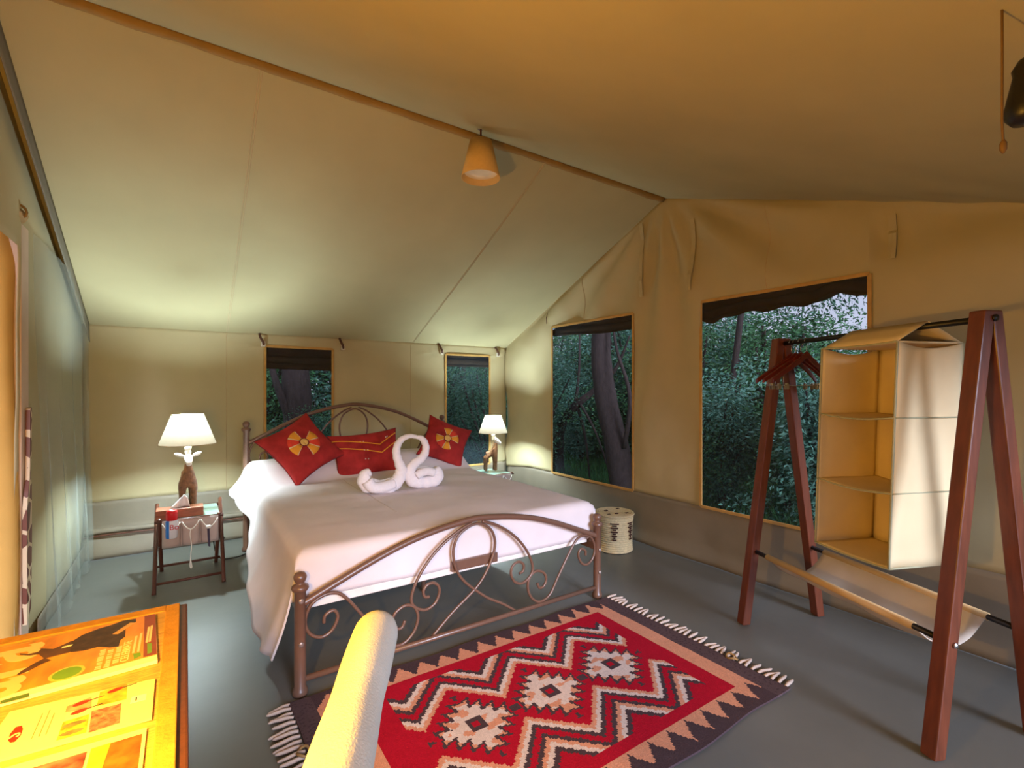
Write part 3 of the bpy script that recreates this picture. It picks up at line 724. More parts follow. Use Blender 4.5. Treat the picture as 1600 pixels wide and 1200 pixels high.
# giraffe lamps
gir = M('carved_brown_wood', (116, 78, 50), .5, .4, 40, .6, 60)
gir_pale = M('white_painted_wood', (232, 226, 220), .5, .05, 30)
sh_lin = mat_shade('cream_lamp_shade', (246, 232, 204), .014)
def giraffe_lamp(label, loc, rz, sc):
    t = thing('giraffe_lamp', label, 'lamp', loc, rz, 'giraffe bedside lamps'); t.scale = (sc,) * 3
    V = [(0, .02, .205, .042), (0, -.03, .225, .042), (0, .07, .19, .040), (0, -.05, .265, .033), (0, -.052, .31, .024), (0, -.055, .345, .023)]
    E = [(0, 1), (0, 2), (1, 3), (3, 4), (4, 5)]
    for x, y, top in ((-.034, -.04, 1), (.034, -.04, 1), (-.030, .075, 2), (.030, .075, 2)):
        k = len(V); V += [(x, y, .17, .028), (x, y - .004, .09, .019), (x, y, .008, .020)]; E += [(top, k), (k, k + 1), (k + 1, k + 2)]
    me = bpy.data.meshes.new('giraffe_body'); me.from_pydata([v[:3] for v in V], E, []); me.update(); me.materials.append(gir)
    o = bpy.data.objects.new('giraffe_body', me); C.objects.link(o); o.parent = t
    o.modifiers.new('skin', 'SKIN'); 
    for i, v in enumerate(V): me.skin_vertices[0].data[i].radius = (v[3], v[3])
    me.skin_vertices[0].data[0].use_root = True
    d = o.modifiers.new('sub', 'SUBSURF'); d.levels = 2; d.render_levels = 2
    hd = MB().tube([(0, -.042, .372), (0, -.055, .368), (0, -.078, .352), (0, -.10, .335), (0, -.112, .326), (0, -.116, .323)], [.018, .026, .026, .018, .016, .006], 14).build('head', gir_pale, t, True)
    for s in (-1, 1):
        MB().tube([(s * .02, -.048, .374), (s * .045, -.044, .384), (s * .068, -.042, .392), (s * .08, -.042, .398)], [.006, .013, .012, .002], 10).build('ear', gir_pale, hd, True)
        MB().tube([(s * .012, -.045, .385), (s * .013, -.043, .41)], [.006, .005], 8).build('horn', gir_pale, hd, True)
    MB().tube([(0, -.028 + .004 * i, .35 - .012 * i) for i in range(10)], [.006 + .003 * (i % 2) for i in range(10)], 6).build('mane', M('pale_mane', (206, 176, 140)), t, True)
    MB().lathe([(.014, .37), (.018, .39), (.018, .42), (.022, .424), (.022, .44), (.016, .445), (.016, .52)], 16, (0, -.02, 0)).build('lamp_holder', gir_pale, t, True)
    MB().lathe([(.0, .515), (.016, .517), (.022, .525), (.022, .60), (.014, .614), (.0, .617)], 16, (0, -.02, 0)).build('bulb', cool_bulb, t, True)
    seg = 48; m2 = MB()
    vs = [(r * math.cos(2 * math.pi * k / seg), -.02 + r * math.sin(2 * math.pi * k / seg), z) for r, z in ((.172, .46), (.098, .665)) for k in range(seg)]
    m2.add(vs, [(k, (k + 1) % seg, seg + (k + 1) % seg, seg + k) for k in range(seg)])
    sh = m2.build('lamp_shade', sh_lin, t, True)
    for r, z in ((.172, .46), (.098, .665)):
        MB().tube([(r * math.cos(2 * math.pi * k / 40), -.02 + r * math.sin(2 * math.pi * k / 40), z) for k in range(40)], .0025, 6, closed=True).build('shade_rim', M('shade_rim', (190, 166, 126)), sh, True)
    return t
giraffe_lamp('lit giraffe table lamp facing forward on left bedside table', (.012, 4.13, .4535), R(4), 1.0)
giraffe_lamp('lit giraffe table lamp in profile at right bed corner', (2.72, 4.42, .4175), R(72), .90)
t = thing('lamp_cable', 'thin black lamp cable on floor behind left bedside table', 'cable', (.3, 4.3, 0))
MB().tube(smooth_path([(.17, 4.27, .20), (.19, 4.27, .06), (.24, 4.29, .006), (.32, 4.27, .006), (.40, 4.33, .006), (.5, 4.5, .006)], 6), .004, 6).build('cable', black_metal, t, True, True)

# ---------------------------------------------------------------- basket
bk = thing('straw_basket', 'lidded coiled straw basket with dark motifs beside the bed foot', 'basket', (2.90, 2.80, 0))
prof = []
nring = 17; Hb = .285
for i in range(nring):
    z = Hb * i / nring; r = .148 - .010 * math.sin(math.pi * (i + .5) / nring) + .006 * (i / nring)
    prof += [(r - .010, z + .0005), (r - .002, z + .003), (r + .001, z + Hb / nring * .5), (r - .002, z + Hb / nring - .003)]
MB().lathe([(0, 0.001)] + prof + [(.13, Hb)], 48).build('basket_body', straw, bk, True)
lp = [(.156, Hb + .001), (.160, Hb + .008), (.156, Hb + .016)]
for i in range(9):
    r = .150 - i * .0165
    lp += [(r, Hb + .008), (r - .004, Hb + .019 - .0012 * i), (r - .012, Hb + .019 - .0012 * i)]
lid = MB().lathe(lp + [(0, Hb + .008)], 48).build('lid', straw, bk, True)
for k, ang in enumerate((-136, -78, -194, -18, 42, 104)):
    for j, (w, z) in enumerate(((.036, .238), (.019, .222), (.030, .205), (.014, .190), (.026, .173), (.012, .158), (.020, .141), (.008, .126), (.016, .110))):
        a0 = R(ang); r = .1475
        MB().grid(lambda u, v: (r * math.cos(a0 + u / r), r * math.sin(a0 + u / r), z + v), [-w, -w / 2, 0, w / 2, w], [-.006, .006]).build('motif_stitch', straw_dk, bk, solid=.003)
for ang, r in ((-60, .10), (30, .11), (120, .07), (200, .11), (-120, .06)):
    MB().box((r * math.cos(R(ang)) - .014, r * math.sin(R(ang)) - .008, Hb + .012), (r * math.cos(R(ang)) + .014, r * math.sin(R(ang)) + .008, Hb + .0195)).build('lid_stitch', straw_dk, lid)

# ---------------------------------------------------------------- rug
RX0, RX1, RY0, RY1 = .353, 2.165, 1.062, 2.165
col = dict(red=lin((178, 20, 44)), pink=lin((216, 152, 122)), white=lin((222, 204, 196)), dark=lin((78, 62, 66)), edge=lin((92, 74, 76)))
CX, CY, PER = 1.29, 1.62, .362
def tri(x):
    x = x % 1.0; return 1 - abs(2 * x - 1)
def rug_col(x, y):
    if x < RX0 + .085 or x > RX1 - .095: return 'edge' if (int(y * 300 + 3 * math.sin(x * 90)) % 7) else 'dark'
    if x < .578 or x > 1.975:
        m = min(x - RX0 - .085, RX1 - .095 - x)
    ty = y - 2.04 if y > CY else 1.197 - y
    if ty > 0:
        step = math.floor(ty / .0115) * .0115
        f = tri((x - CX) / .106)
        return 'pink' if f * .092 + .004 > step else 'dark'
    if x < .578 or x > 1.975: return 'pink'
    if x < .695 or x > 1.885: return 'red'
    ay = abs(y - CY)
    if ay > .372: return 'red'
    # zigzag bands
    f = tri((x - CX) / PER + .5)          # 1 at diamond centre, 0 between
    zig = .075 + .185 * f
    st = .010
    s = ay - (math.floor(zig / st) * st)
    if s >= 0:
        for lim, c in ((.026, 'pink'), (.052, 'white'), (.078, 'dark'), (.112, 'red'), (.138, 'dark'), (.164, 'pink'), (.192, 'white'), (.222, 'dark')):
            if s < lim: return c
        return 'red'
    k = round((x - CX) / PER); k = max(-1, min(1, k))
    dx = x - CX - k * PER; dy = y - CY
    if max(abs(dx), abs(dy)) < .016: return 'red'
    if max(abs(dx), abs(dy)) < .034: return 'dark'
    if abs(abs(x - CX) - PER / 2) < .024 and abs(dy) < .018: return 'dark'
    r = abs(dx) + abs(dy); p = abs(dx) - abs(dy)
    saw = tri(p / .075)
    if r < .112 + .072 * saw: return 'pink' if noise.noise(Vector((x * 17, y * 23, 4))) > .18 or r > .150 else 'white'
    if r < .142 + .076 * saw and r < .212: return 'dark'
    return 'red'
mb = MB(); nx, ny = 240, 150
def rz_(x, y): return .006 + .002 * fbm(x, y, 0, 5)
def rxy(u, v):
    x = RX0 + (RX1 - RX0) * u; y = RY0 + (RY1 - RY0) * v
    return (x + .006 * math.sin(y * 9) * (u - .5) * 2 * (abs(u - .5) > .45), y + .006 * math.sin(x * 11) * (abs(v - .5) > .47), rz_(x, y))
mb.grid(rxy, [i / nx for i in range(nx + 1)], [j / ny for j in range(ny + 1)])
rug_m = mat_attr('woven_wool_rug')
rug = thing('rug', 'red woven rug with diamond and zigzag pattern and fringed ends', 'rug', ((RX0 + RX1) / 2, (RY0 + RY1) / 2, 0))
rp_ = mb.build('woven_field', rug_m, rug, world=True, solid=.008)
me = rp_.data; ca = me.color_attributes.new('Col', 'FLOAT_COLOR', 'CORNER'); buf = []
for j in range(ny):
    for i in range(nx):
        c = col[rug_col(RX0 + (RX1 - RX0) * (i + .5) / nx, RY0 + (RY1 - RY0) * (j + .5) / ny)]
        f = 1 + .10 * (noise.noise(Vector((i * .9, j * .35, 0))))
        buf += [c[0] * f, c[1] * f, c[2] * f, 1] * 4
ca.data.foreach_set('color', buf)
fringe_m = M('cream_wool_fringe', (206, 186, 172), .95, .12, 40)
tm = []
for k in range(3):
    m2 = MB(); c = (k - 1) * .012
    m2.tube(smooth_path([(0, 0, .006), (.025, c * .4, .009), (.055, c, .006), (.088, c * 1.6, .006)], 3), [.0065, .0065, .0075, .008, .008, .008, .008, .007, .006, .003], 6)
    o = m2.build('fringe_tassel', fringe_m, rug, True); tm.append(o.data); bpy.data.objects.remove(o)
for side in (0, 1):
    nf = 36
    for i in range(nf):
        o = bpy.data.objects.new('fringe_tassel', random.choice(tm)); C.objects.link(o); o.parent = rug
        y = RY0 + .014 + (RY1 - RY0 - .028) * i / (nf - 1)
        o.location = ((RX1 if side else RX0) - rug.location.x, y - rug.location.y, 0)
        o.rotation_euler = (0, 0, (0 if side else math.pi) + random.uniform(-.12, .12))
        o.scale = (random.uniform(.9, 1.15) * (.9 if side else 1.), 1, 1)
for x, y in ((2.17, 1.33), (.345, 1.83)):
    MB().tube([(x + .02 * math.cos(a), y + .026 * math.sin(a), .016 + .006 * math.sin(2 * a)) for a in [i * math.pi / 6 for i in range(12)]], .005, 6, closed=True).build('loose_knot', M('brown_fringe_yarn', (150, 116, 70)), rug, True, True)

# ---------------------------------------------------------------- clothes rack
m1 = Vector((2.793, 1.413, 0)); ra = Vector((-.3783, -.9257, 0)); rp2 = Vector((.9257, -.3783, 0))
def K(s, t, z): return m1 + ra * s + rp2 * t + Vector((0, 0, z))
rack = thing('clothes_rack', 'red-brown wooden clothes rack with two A-frame ends', 'rack', tuple(K(.497, 0, 0)))
LEN = .994; HW = .2425; TOP = 1.585
for s in (0, LEN):
    for sg in (-1, 1):
        foot = K(s, sg * HW, 0); top = K(s, sg * .017, TOP)
        mb = MB(); d = .027; w = .024
        ps = []
        for p in (foot, top):
            ps += [p - ra * d - rp2 * w, p + ra * d - rp2 * w, p + ra * d + rp2 * w, p - ra * d + rp2 * w]
        mb.hexa(ps)
        mb.build('leg', mahogany, rack, world=True, bevel=.005)
        q = K(s + (.029 if s else -.029), sg * HW * (1 - .40 / TOP), .40); dr = ra * (.008 if s else -.008)
        MB().tube([q, q + dr * .6, q + dr], [.010, .010, .004], 10).build('bolt', chrome, rack, world=True)
    e = ra * (.034 if s else -.034)
    MB().tube([K(s, 0, 1.556) + e * .7, K(s, 0, 1.556) + e], .012, 12).build('end_plug', black_metal, rack, True, True)
MB().tube([K(.0, 0, 1.556), K(LEN, 0, 1.556)], .0125, 14).build('hanging_rail', black_metal, rack, True, True)
for sg in (-1, 1):
    t_ = sg * HW * (1 - .40 / TOP)
    MB().tube([K(.0, t_, .40), K(LEN, t_, .40)], .0115, 12).build('lower_bar', black_metal, rack, True, True)
tw = HW * (1 - .40 / TOP)
mb = MB()
def sling(s, v):
    t_ = -tw + 2 * tw * v
    sag = .115 * (1 - (2 * v - 1) ** 2) * (1 + .05 * math.sin(s * 20)) + .004 * fbm(s * 3, v * 3, 0, 2)
    return tuple(K(s, t_ * 1.02, .412 - sag))
mb.grid(sling, frange(.11, .88, .03), [i / 20 for i in range(21)])
sl = mb.build('shoe_sling', M('grey_cream_canvas', (200, 186, 170), .9, .05, 8, .15, 420), rack, True, True, solid=.004)
for sg in (-1, 1):
    MB().tube([K(.11, sg * tw, .40), K(.88, sg * tw, .40)], .016, 14).build('sling_sleeve', M('tan_sleeve_canvas', (196, 164, 116), .9, .05, 8), sl, True)

# hangers
ang = math.atan2(rp2.y, rp2.x)
def make_hanger(label, loc, rz):
    t = thing('coat_hanger', label, 'hanger', loc, rz, 'wooden coat hangers on the rack')
    pts = []
    for i in range(-12, 13):
        u = i / 12; pts.append((.212 * u, .03 * u * u, -.085 - .125 * abs(u) ** 1.25 + .015 * math.exp(-(u / .12) ** 2)))
    mb = MB(); vs = []; n = len(pts)
    for i, (x, y, z) in enumerate(pts):
        h = .034 - .012 * abs(i / 12 - 1); w = .006
        vs += [(x, y - w, z - h / 2), (x, y + w, z - h / 2), (x, y + w, z + h / 2), (x, y - w, z + h / 2)]
    fs = [(i * 4 + k, i * 4 + (k + 1) % 4, i * 4 + 4 + (k + 1) % 4, i * 4 + 4 + k) for i in range(n - 1) for k in range(4)] + [(3, 2, 1, 0), tuple(4 * (n - 1) + k for k in range(4))]
    mb.add(vs, fs); mb.build('hanger_body', M('dark_cherry_wood', (96, 32, 26), .3, .15, 30, coat=.3), t, bevel=.002)
    hk = [(0, 0, -.062), (0, 0, -.035)] + [(0 + .0175 * math.sin(a), 0, -.0005 - .0175 * math.cos(a)) for a in [i * math.pi / 8 for i in range(0, 13)]]
    MB().tube(hk, .0018, 6).build('hook', chrome, t, True)
    MB().tube([(-.15, .015, -.17), (-.15, .015, -.235), (.15, .015, -.235), (.15, .015, -.17)], .0016, 6).build('clip_bar', chrome, t, True)
    for x in (-.125, .115):
        c = MB(); c.box((x - .009, .008, -.255), (x + .009, .012, -.228)); c.box((x - .009, .018, -.255), (x + .009, .022, -.228)); c.box((x - .006, .010, -.232), (x + .006, .021, -.222))
        c.build('clip', M('pale_metal_clip', (170, 160, 140), .3, metal=.9), t, bevel=.001)
    return t
for s, rr, lb in ((.075, .10, 'dark red wooden coat hanger nearest the far rack legs'), (.105, -.05, 'dark red wooden coat hanger second from the far rack legs'), (.14, .03, 'dark red wooden coat hanger third from the far rack legs'), (.18, .16, 'dark red wooden coat hanger closest to the canvas shelves')):
    p = K(s, 0, 1.5535); make_hanger(lb, tuple(p), ang + rr)

# hanging shelves
S0, S1, T0, T1, Z0, Z1 = .44, .80, -.16, .17, .575, 1.49
org = thing('hanging_shelves', 'cream canvas hanging shelf unit with three compartments on the rack', 'shelf', tuple(K(.62, 0, Z0)))
def Q(s, t, z):
    k = (Z1 - z) / (Z1 - Z0)
    return tuple(K(s - .028 * k, t - .01 * k, z))
zz = frange(Z0, Z1, .04)
def wav(a, z, ph): return .008 * math.sin(a * 16 + z * 5 + ph) + .010 * fbm(a, z, ph, 3.)
def env(x, a, b): return sstep(0, .04, min(x - a, b - x))
MB().grid(lambda u, v: Q(u, T1 + wav(u, v, 1.) * env(u, S0, S1), v), frange(S0, S1, .02), zz).build('back_panel', shelf_cv, org, True, True, solid=.004)
for s, ph in ((S0, 2.), (S1, 4.)):
    MB().grid(lambda u, v: Q(s + wav(u, v, ph) * env(u, T0, T1) * .8, u, v - (.025 * math.sin((u - T0) / (T1 - T0) * math.pi) if v > Z1 - .001 else 0)), frange(T0, T1, .02), zz).build('side_panel', shelf_cv, org, True, True, solid=.004)
third = (Z1 - Z0) / 3
for i, nm in ((0, 'bottom_panel'), (1, 'shelf_panel'), (2, 'shelf_panel'), (3, 'top_panel')):
    z = Z0 + third * i
    MB().grid(lambda u, v: Q(u, v, z - .014 * math.sin((u - S0) / (S1 - S0) * math.pi) * (.4 if i in (0, 3) else 1)), frange(S0, S1, .03), frange(T0, T1, .03)).build(nm, shelf_cv, org, True, True, solid=.006)
    MB().tube([Q(S0 + (S1 - S0) * k / 12, T0 - .001, z - .014 * math.sin(k / 12 * math.pi) * (.4 if i in (0, 3) else 1)) for k in range(13)], .004, 6).build('edge_piping', piping_m, org, True, True)
for s in (S0, S1):
    MB().tube([Q(s, T0, Z0 + (Z1 - Z0) * k / 10) for k in range(11)], .0045, 6).build('edge_piping', piping_m, org, True, True)
for i in (1, 2):
    MB().tube([Q(S1 + .006, T0 + (T1 - T0) * k / 10, Z0 + third * i) for k in range(11)], .003, 6).build('side_seam', piping_m, org, True, True)
MB().tube([Q(S1, T1, Z0 + (Z1 - Z0) * k / 10) for k in range(11)], .0045, 6).build('edge_piping', piping_m, org, True, True)
MB().tube([Q(S1, T0 + (T1 - T0) * k / 10, Z0) for k in range(11)], .0045, 6).build('edge_piping', piping_m, org, True, True)
for tt_ in (T0, T1):
    MB().grid(lambda u, v: tuple(Vector(Q(u, tt_, Z1)).lerp(Vector(K(u, 0, 1.575)), v)), frange(S0 + .01, S1 - .005, .05), [0, .33, .66, 1]).build('roof_flap', shelf_cv, org, True, True, solid=.004)

# ---------------------------------------------------------------- desk, papers, desk lamp
desk = thing('desk', 'dark brown wooden desk at the lower left corner', 'desk', (-.32, .88, 0))
MB().box((-.63, .27, .722), (.004, 1.498, .75)).build('desk_top', dkwood, desk, world=True, bevel=.004)
for x in (-.60, -.03):
    for y in (.32, 1.45):
        MB().box((x - .025, y - .025, 0), (x + .025, y + .025, .722)).build('leg', dkwood, desk, world=True, bevel=.004)
for a, b_ in (((-.60, .31, .64), (-.03, .33, .722)), ((-.60, 1.44, .64), (-.03, 1.46, .722)), ((-.04, .32, .64), (-.02, 1.45, .722)), ((-.61, .32, .64), (-.59, 1.45, .722))):
    MB().box(a, b_).build('apron', dkwood, desk, world=True)
reed = M('yellow_reed_mat', (206, 164, 92), .7, .22, 60, .5, 14, wave='X', stretch=(.6, 8, 1))
mat_ = thing('reed_mat', 'yellow reed table mat with stitched hem covering the desk', 'mat', (-.32, .88, .75))
MB().grid(lambda u, v: (u, v, .7545 + .0015 * fbm(u, v, 0, 6)), frange(-.60, -.038, .03), frange(.33, 1.455, .03)).build('reed_field', reed, mat_, world=True, solid=.005)
hemm = M('ochre_cloth_hem', (196, 142, 62), .9, .15, 40, .4, 200)
for a, b_ in (((-.040 + 0, .32), (-.012, 1.485)), ((-.61, 1.452), (-.040, 1.487)), ((-.61, .31), (-.012, .334))):
    MB().box((a[0], a[1], .7505), (b_[0], b_[1], .7595)).build('cloth_hem', hemm, mat_, world=True, bevel=.002)
ZP = .758
mag = thing('magazine', 'wildlife magazine with orange cover and large white title on desk', 'magazine', (-.2, 1.3, ZP))
paper = M('white_page_edges', (240, 232, 214), .8, .03, 40)
MB().poly([(-.046, 1.184), (-.060, 1.430), (-.395, 1.410), (-.381, 1.164)], ZP, .007).build('pages', paper, mag, world=True)
cov = M('orange_cover_print', (222, 148, 42), .35, .35, 9, stretch=(3, 1, 1))
zc = ZP + .0072
MB().poly([(-.048, 1.208), (-.060, 1.429), (-.394, 1.409), (-.382, 1.186)], ZP + .007, .0005).build('cover', cov, mag, world=True)
cb = M('brown_cover_band', (140, 66, 30), .35, .2, 20)
MB().poly([(-.0485, 1.210), (-.0600, 1.427), (-.080, 1.426), (-.070, 1.209)], zc + .0004, .0002).build('cover_band', cb, mag, world=True)
blk = M('dark_feather_print', (66, 48, 38), .4, .5, 60); blk2 = M('brown_beak_print', (92, 62, 40), .4, .3, 40)
MB().poly(DATA['mag_bird_head'], zc + .0001, .0004).build('bird_head_print', blk, mag, world=True)
MB().poly(DATA['mag_beak_low'], zc + .0008, .0003).build('beak_print', blk2, mag, world=True)
MB().poly([(-.278, 1.366), (-.262, 1.352), (-.248, 1.353), (-.246, 1.366), (-.225, 1.350), (-.20, 1.372), (-.195, 1.315), (-.232, 1.312), (-.245, 1.340), (-.26, 1.344), (-.276, 1.358)], zc + .0008, .0003).build('beak_print', blk2, mag, world=True)
MB().poly([(-.212, 1.343), (-.196, 1.345), (-.195, 1.351), (-.211, 1.350)], zc + .0013, .0003).build('eye_print', paper, mag, world=True)
MB().poly(DATA['mag_crest'], zc + .0006, .0003).build('crest_print', M('tan_crest_print', (206, 164, 100), .4), mag, world=True)
grn = M('green_print', (112, 160, 40), .4, .1, 30)
bd = [(-.185 + .026 * math.cos(a) , 1.222 + .026 * math.sin(a)) for a in [i * math.pi / 12 for i in range(24)]]
MB().poly(bd, zc + .0002, .0003).build('badge_rim', M('pale_green_print', (186, 196, 96), .4), mag, world=True)
MB().poly([(-.185 + .021 * math.cos(a), 1.222 + .021 * math.sin(a)) for a in [i * math.pi / 12 for i in range(24)]], zc + .0006, .0003).build('badge_print', grn, mag, world=True)
MB().poly(DATA['mag_label'], zc + .0005, .0003).build('label_print', grn, mag, world=True)
MB().poly(DATA['mag_label2'], zc + .0005, .0003).build('label_print', grn, mag, world=True)
MB().poly(DATA['mag_greenstrip'], ZP + .0074, .0003).build('spine_label_print', M('dark_green_print', (90, 120, 50), .4), mag, world=True)
ttl = M('cream_print', (238, 206, 150), .4, .05, 20)
Tm = lambda x, y, z: Matrix.Translation(Vector((x, y, z)) - Vector(mag.location)) @ Matrix.Rotation(R(90), 4, 'Z')
text_mesh('ara', .1, 'title_lettering', ttl, mag, Tm(-.250, 1.186, zc + .0003), .218, .0022)
lt = M('light_print', (240, 214, 176), .4)
text_mesh('CELEBRATE', .02, 'headline_lettering', lt, mag, Tm(-.094, 1.212, zc + .0009), .092)
rt_ = random.Random(3)
for x, y, hgt in ((-.135, 1.205, .010), (-.122, 1.205, .009), (-.109, 1.214, .010)):   # illegible headline rows
    row = MB(); yy = y
    while yy < 1.285:
        w_ = rt_.uniform(.004, .007); row.box((x - hgt * rt_.uniform(.8, 1), yy, zc + .0007), (x, yy + w_, zc + .0009)); yy += w_ + rt_.choice((.0018, .0018, .005))
    row.build('headline_row', lt, mag, world=True)
for (a, b_) in DATA['mag_textcols'][4:]:
    MB().box((b_[0] - .004, b_[1], zc + .0007), (b_[0], a[1], zc + .0009)).build('text_line', lt, mag, world=True)
# card of spices
card = thing('spice_card', 'cream printed card with spice photos and red oval logo', 'card', (-.14, 1.06, ZP))
cardm = M('cream_card', (244, 224, 170), .6, .03, 20)
MB().poly([(-.046, .986), (-.047, 1.116), (-.243, 1.137), (-.255, 1.0)], ZP, .004).build('card_sheet', cardm, card, world=True)
zc2 = ZP + .004
def prn(name, base, var, sc_): return M(name, base, .5, var, sc_)
pm = [prn('red_spoon_print', (210, 150, 120), .3, 60), prn('white_print', (236, 214, 176), .1, 60), prn('yellow_leaf_print', (206, 180, 60), .6, 70), prn('chilli_yellow_print', (216, 170, 60), .4, 60), prn('purple_flower_print', (170, 112, 96), .7, 110)]
for q, m_ in zip(DATA['card_photos'], pm): MB().poly(q, zc2, .0003).build('photo_print', m_, card, world=True)
redp = M('chilli_red_print', (190, 50, 28), .5, .2, 40)
for cx, cy in ((-.148, 1.098), (-.147, 1.072), (-.104, 1.112)):
    MB().poly([(cx + .011 * math.cos(a), cy + .006 * math.sin(a) + .002 * math.cos(a)) for a in [i * math.pi / 6 for i in range(12)]], zc2 + .0004, .0003).build('spoon_print', redp, card, world=True)
    MB().poly([(cx + .008, cy), (cx + .03, cy + .004), (cx + .03, cy + .006), (cx + .008, cy + .003)], zc2 + .0004, .0002).build('spoon_handle_print', blk, card, world=True)
gyp = M('grey_green_print', (130, 124, 80), .5, .4, 60)
for cx, cy in ((-.148, 1.037), (-.148, 1.014)):
    MB().poly([(cx + .015 * math.cos(a), cy + .006 * math.sin(a)) for a in [i * math.pi / 6 for i in range(12)]], zc2 + .0004, .0003).build('spoon_print', gyp, card, world=True)
MB().poly(DATA['card_logo'], zc2, .0004).build('logo_print', M('logo_red_print', (176, 44, 20), .5, .05, 20), card, world=True)
text_mesh('S', .026, 'logo_lettering', cardm, card, Matrix.Translation(Vector((-.2135, 1.047, zc2 + .0007)) - Vector(card.location)) @ Matrix.Rotation(R(90), 4, 'Z'))
MB().poly(DATA['card_box'], zc2, .0004).build('stamp_box_print', M('pale_print', (250, 240, 222), .5), card, world=True)
for k in range(3):
    MB().box((-.072, 1.054 + .0, zc2 + .0005), (-.070, 1.066, zc2 + .0007)).build('stamp_line', blk, card, world=True) if k == 0 else None
gry = M('grey_text_print', (150, 128, 84), .5)
for k, (x, l) in enumerate(((-.197, .07), (-.189, .075), (-.181, .06))):
    MB().box((x, 1.03, zc2), (x + .0012, 1.03 + l, zc2 + .0003)).build('text_line', gry, card, world=True)
sh3 = thing('photo_sheet', 'printed sheet with red and purple food photos at bottom edge', 'paper', (-.14, .86, ZP))
MB().poly([(-.051, .72), (-.051, .962), (-.30, .978), (-.30, .735)], ZP, .004).build('sheet', cardm, sh3, world=True)
MB().poly([(-.117, .95), (-.056, .948), (-.056, .80), (-.117, .80)], zc2, .0004).build('photo_print', prn('red_food_print', (214, 86, 28), .5, 45), sh3, world=True)
MB().poly([(-.094, .95), (-.117, .95), (-.117, .86), (-.10, .87)], zc2 + .0005, .0003).build('yellow_food_print', prn('yellow_food', (220, 170, 50), .3, 60), sh3, world=True)
MB().poly([(-.19, .95), (-.121, .947), (-.121, .80), (-.19, .80)], zc2, .0004).build('photo_print', prn('purple_food_print', (176, 90, 84), .8, 40), sh3, world=True)

dl = thing('desk_lamp', 'bare bulb brass desk lamp standing on the desk', 'lamp', (-.22, .65, .7595))
brass = M('aged_brass', (170, 130, 70), .35, .1, 30, metal=.8)
MB().lathe([(.06, 0), (.06, .008), (.045, .016), (.012, .026), (.007, .05), (.007, .27), (.016, .275), (.018, .30), (.014, .305)], 24).build('stem', brass, dl, True)
MB().lathe([(0, .303), (.010, .305), (.010, .312), (0, .314)], 12).build('bulb_cap', bulb_m, dl, True)
ld = bpy.data.lights.new('desk_bulb', 'POINT'); ld.energy = 88; ld.color = (1., .51, .07); ld.shadow_soft_size = .03
lo = bpy.data.objects.new('desk_bulb', ld); C.objects.link(lo); lo.parent = dl; lo.location = (0, 0, .35)

# ---------------------------------------------------------------- padded chair
ch = thing('chair', 'chair with cream padded top rail jutting up in the foreground', 'chair', (.16, .63, 0))
upm = M('cream_upholstery', (208, 206, 196), .9, .05, 14, .25, 260, spec=.1)
cu = Vector((.435, .90, 0)).normalized(); cn = Vector((-.90, .435, 0)).normalized()
rail = []; rr = []
for i in range(41):
    k = i / 40; L_ = -.20 + .60 * k
    rr.append(.0435 * (1 - .07 * math.exp(-((k - .55) / .12) ** 2)) * (max(0.02, 1 - max(0, (k - .90) / .10) ** 2.4) ** .5) * (max(0.02, 1 - max(0, (.10 - k) / .10) ** 2.4) ** .5))
    rail.append(tuple(cu * L_ + Vector((0, 0, .811 + .008 * math.sin(k * 3)))))
MB().tube(rail, rr, 24).build('top_rail', upm, ch, True)
MB().tube([(0, 0, .40), (0, 0, .80)], [.022, .02], 12).build('back_post', dkwood, ch, True)
P8 = []
for z in (.40, .46):
    for a, b_ in ((-.21, -.02), (.21, -.02), (.21, .40), (-.21, .40)): P8.append(tuple(cu * a + cn * b_ + Vector((0, 0, z))))
MB().hexa(P8).build('seat', upm, ch, bevel=.02)
for a, b_ in ((-.18, .0), (.18, .0), (.18, .37), (-.18, .37)):
    p = cu * a + cn * b_
    MB().tube([p, p + Vector((0, 0, .41))], [.015, .02], 10).build('leg', dkwood, ch, True)

# ---------------------------------------------------------------- the woods outside
GZ = -.18
leafm = []
for nm, c in (('leaf_green', (72, 124, 76)), ('leaf_dark_green', (56, 102, 76)), ('leaf_bluish', (90, 138, 120))):
    leafm.append(M(nm, c, .45, .45, 1.6, spec=.5))
barkm = M('dark_bark', (60, 48, 46), .9, .35, 14, .8, 26, stretch=(3, 3, .7))
grassm = M('forest_floor_green', (48, 92, 54), .9, .4, 2.2, .6, 30)
mb = MB().grid(lambda u, v: (u, v, GZ + .08 * fbm(u, v, 0, .5) - .05 + .10 * sstep(5, 10, max(u, v))), frange(-7, 18, .5), frange(-7, 18, .5), lambda u, v: XL - .5 < u < XB - .2 and YF - 1.2 < v < YA - .2)
g = struct(mb.build('ground', grassm, smooth=True))
def leaf_cloud(mb, n, f, size, rnd):
    for _ in range(n):
        c, out = f(rnd)
        d = (out * .8 + Vector((rnd.uniform(-1, 1), rnd.uniform(-1, 1), rnd.uniform(-.8, .4)))).normalized()
        s = d.cross(Vector((rnd.uniform(-1, 1), rnd.uniform(-1, 1), rnd.uniform(-1, 1)))).normalized()
        l = size * rnd.uniform(.6, 1.3); w = l * .42
        nrm = d.cross(s) * l * .10
        mb.add([c, c + d * l * .5 + s * w * .5 + nrm, c + d * l, c + d * l * .5 - s * w * .5 + nrm], [(0, 1, 2, 3)])
bushes = []
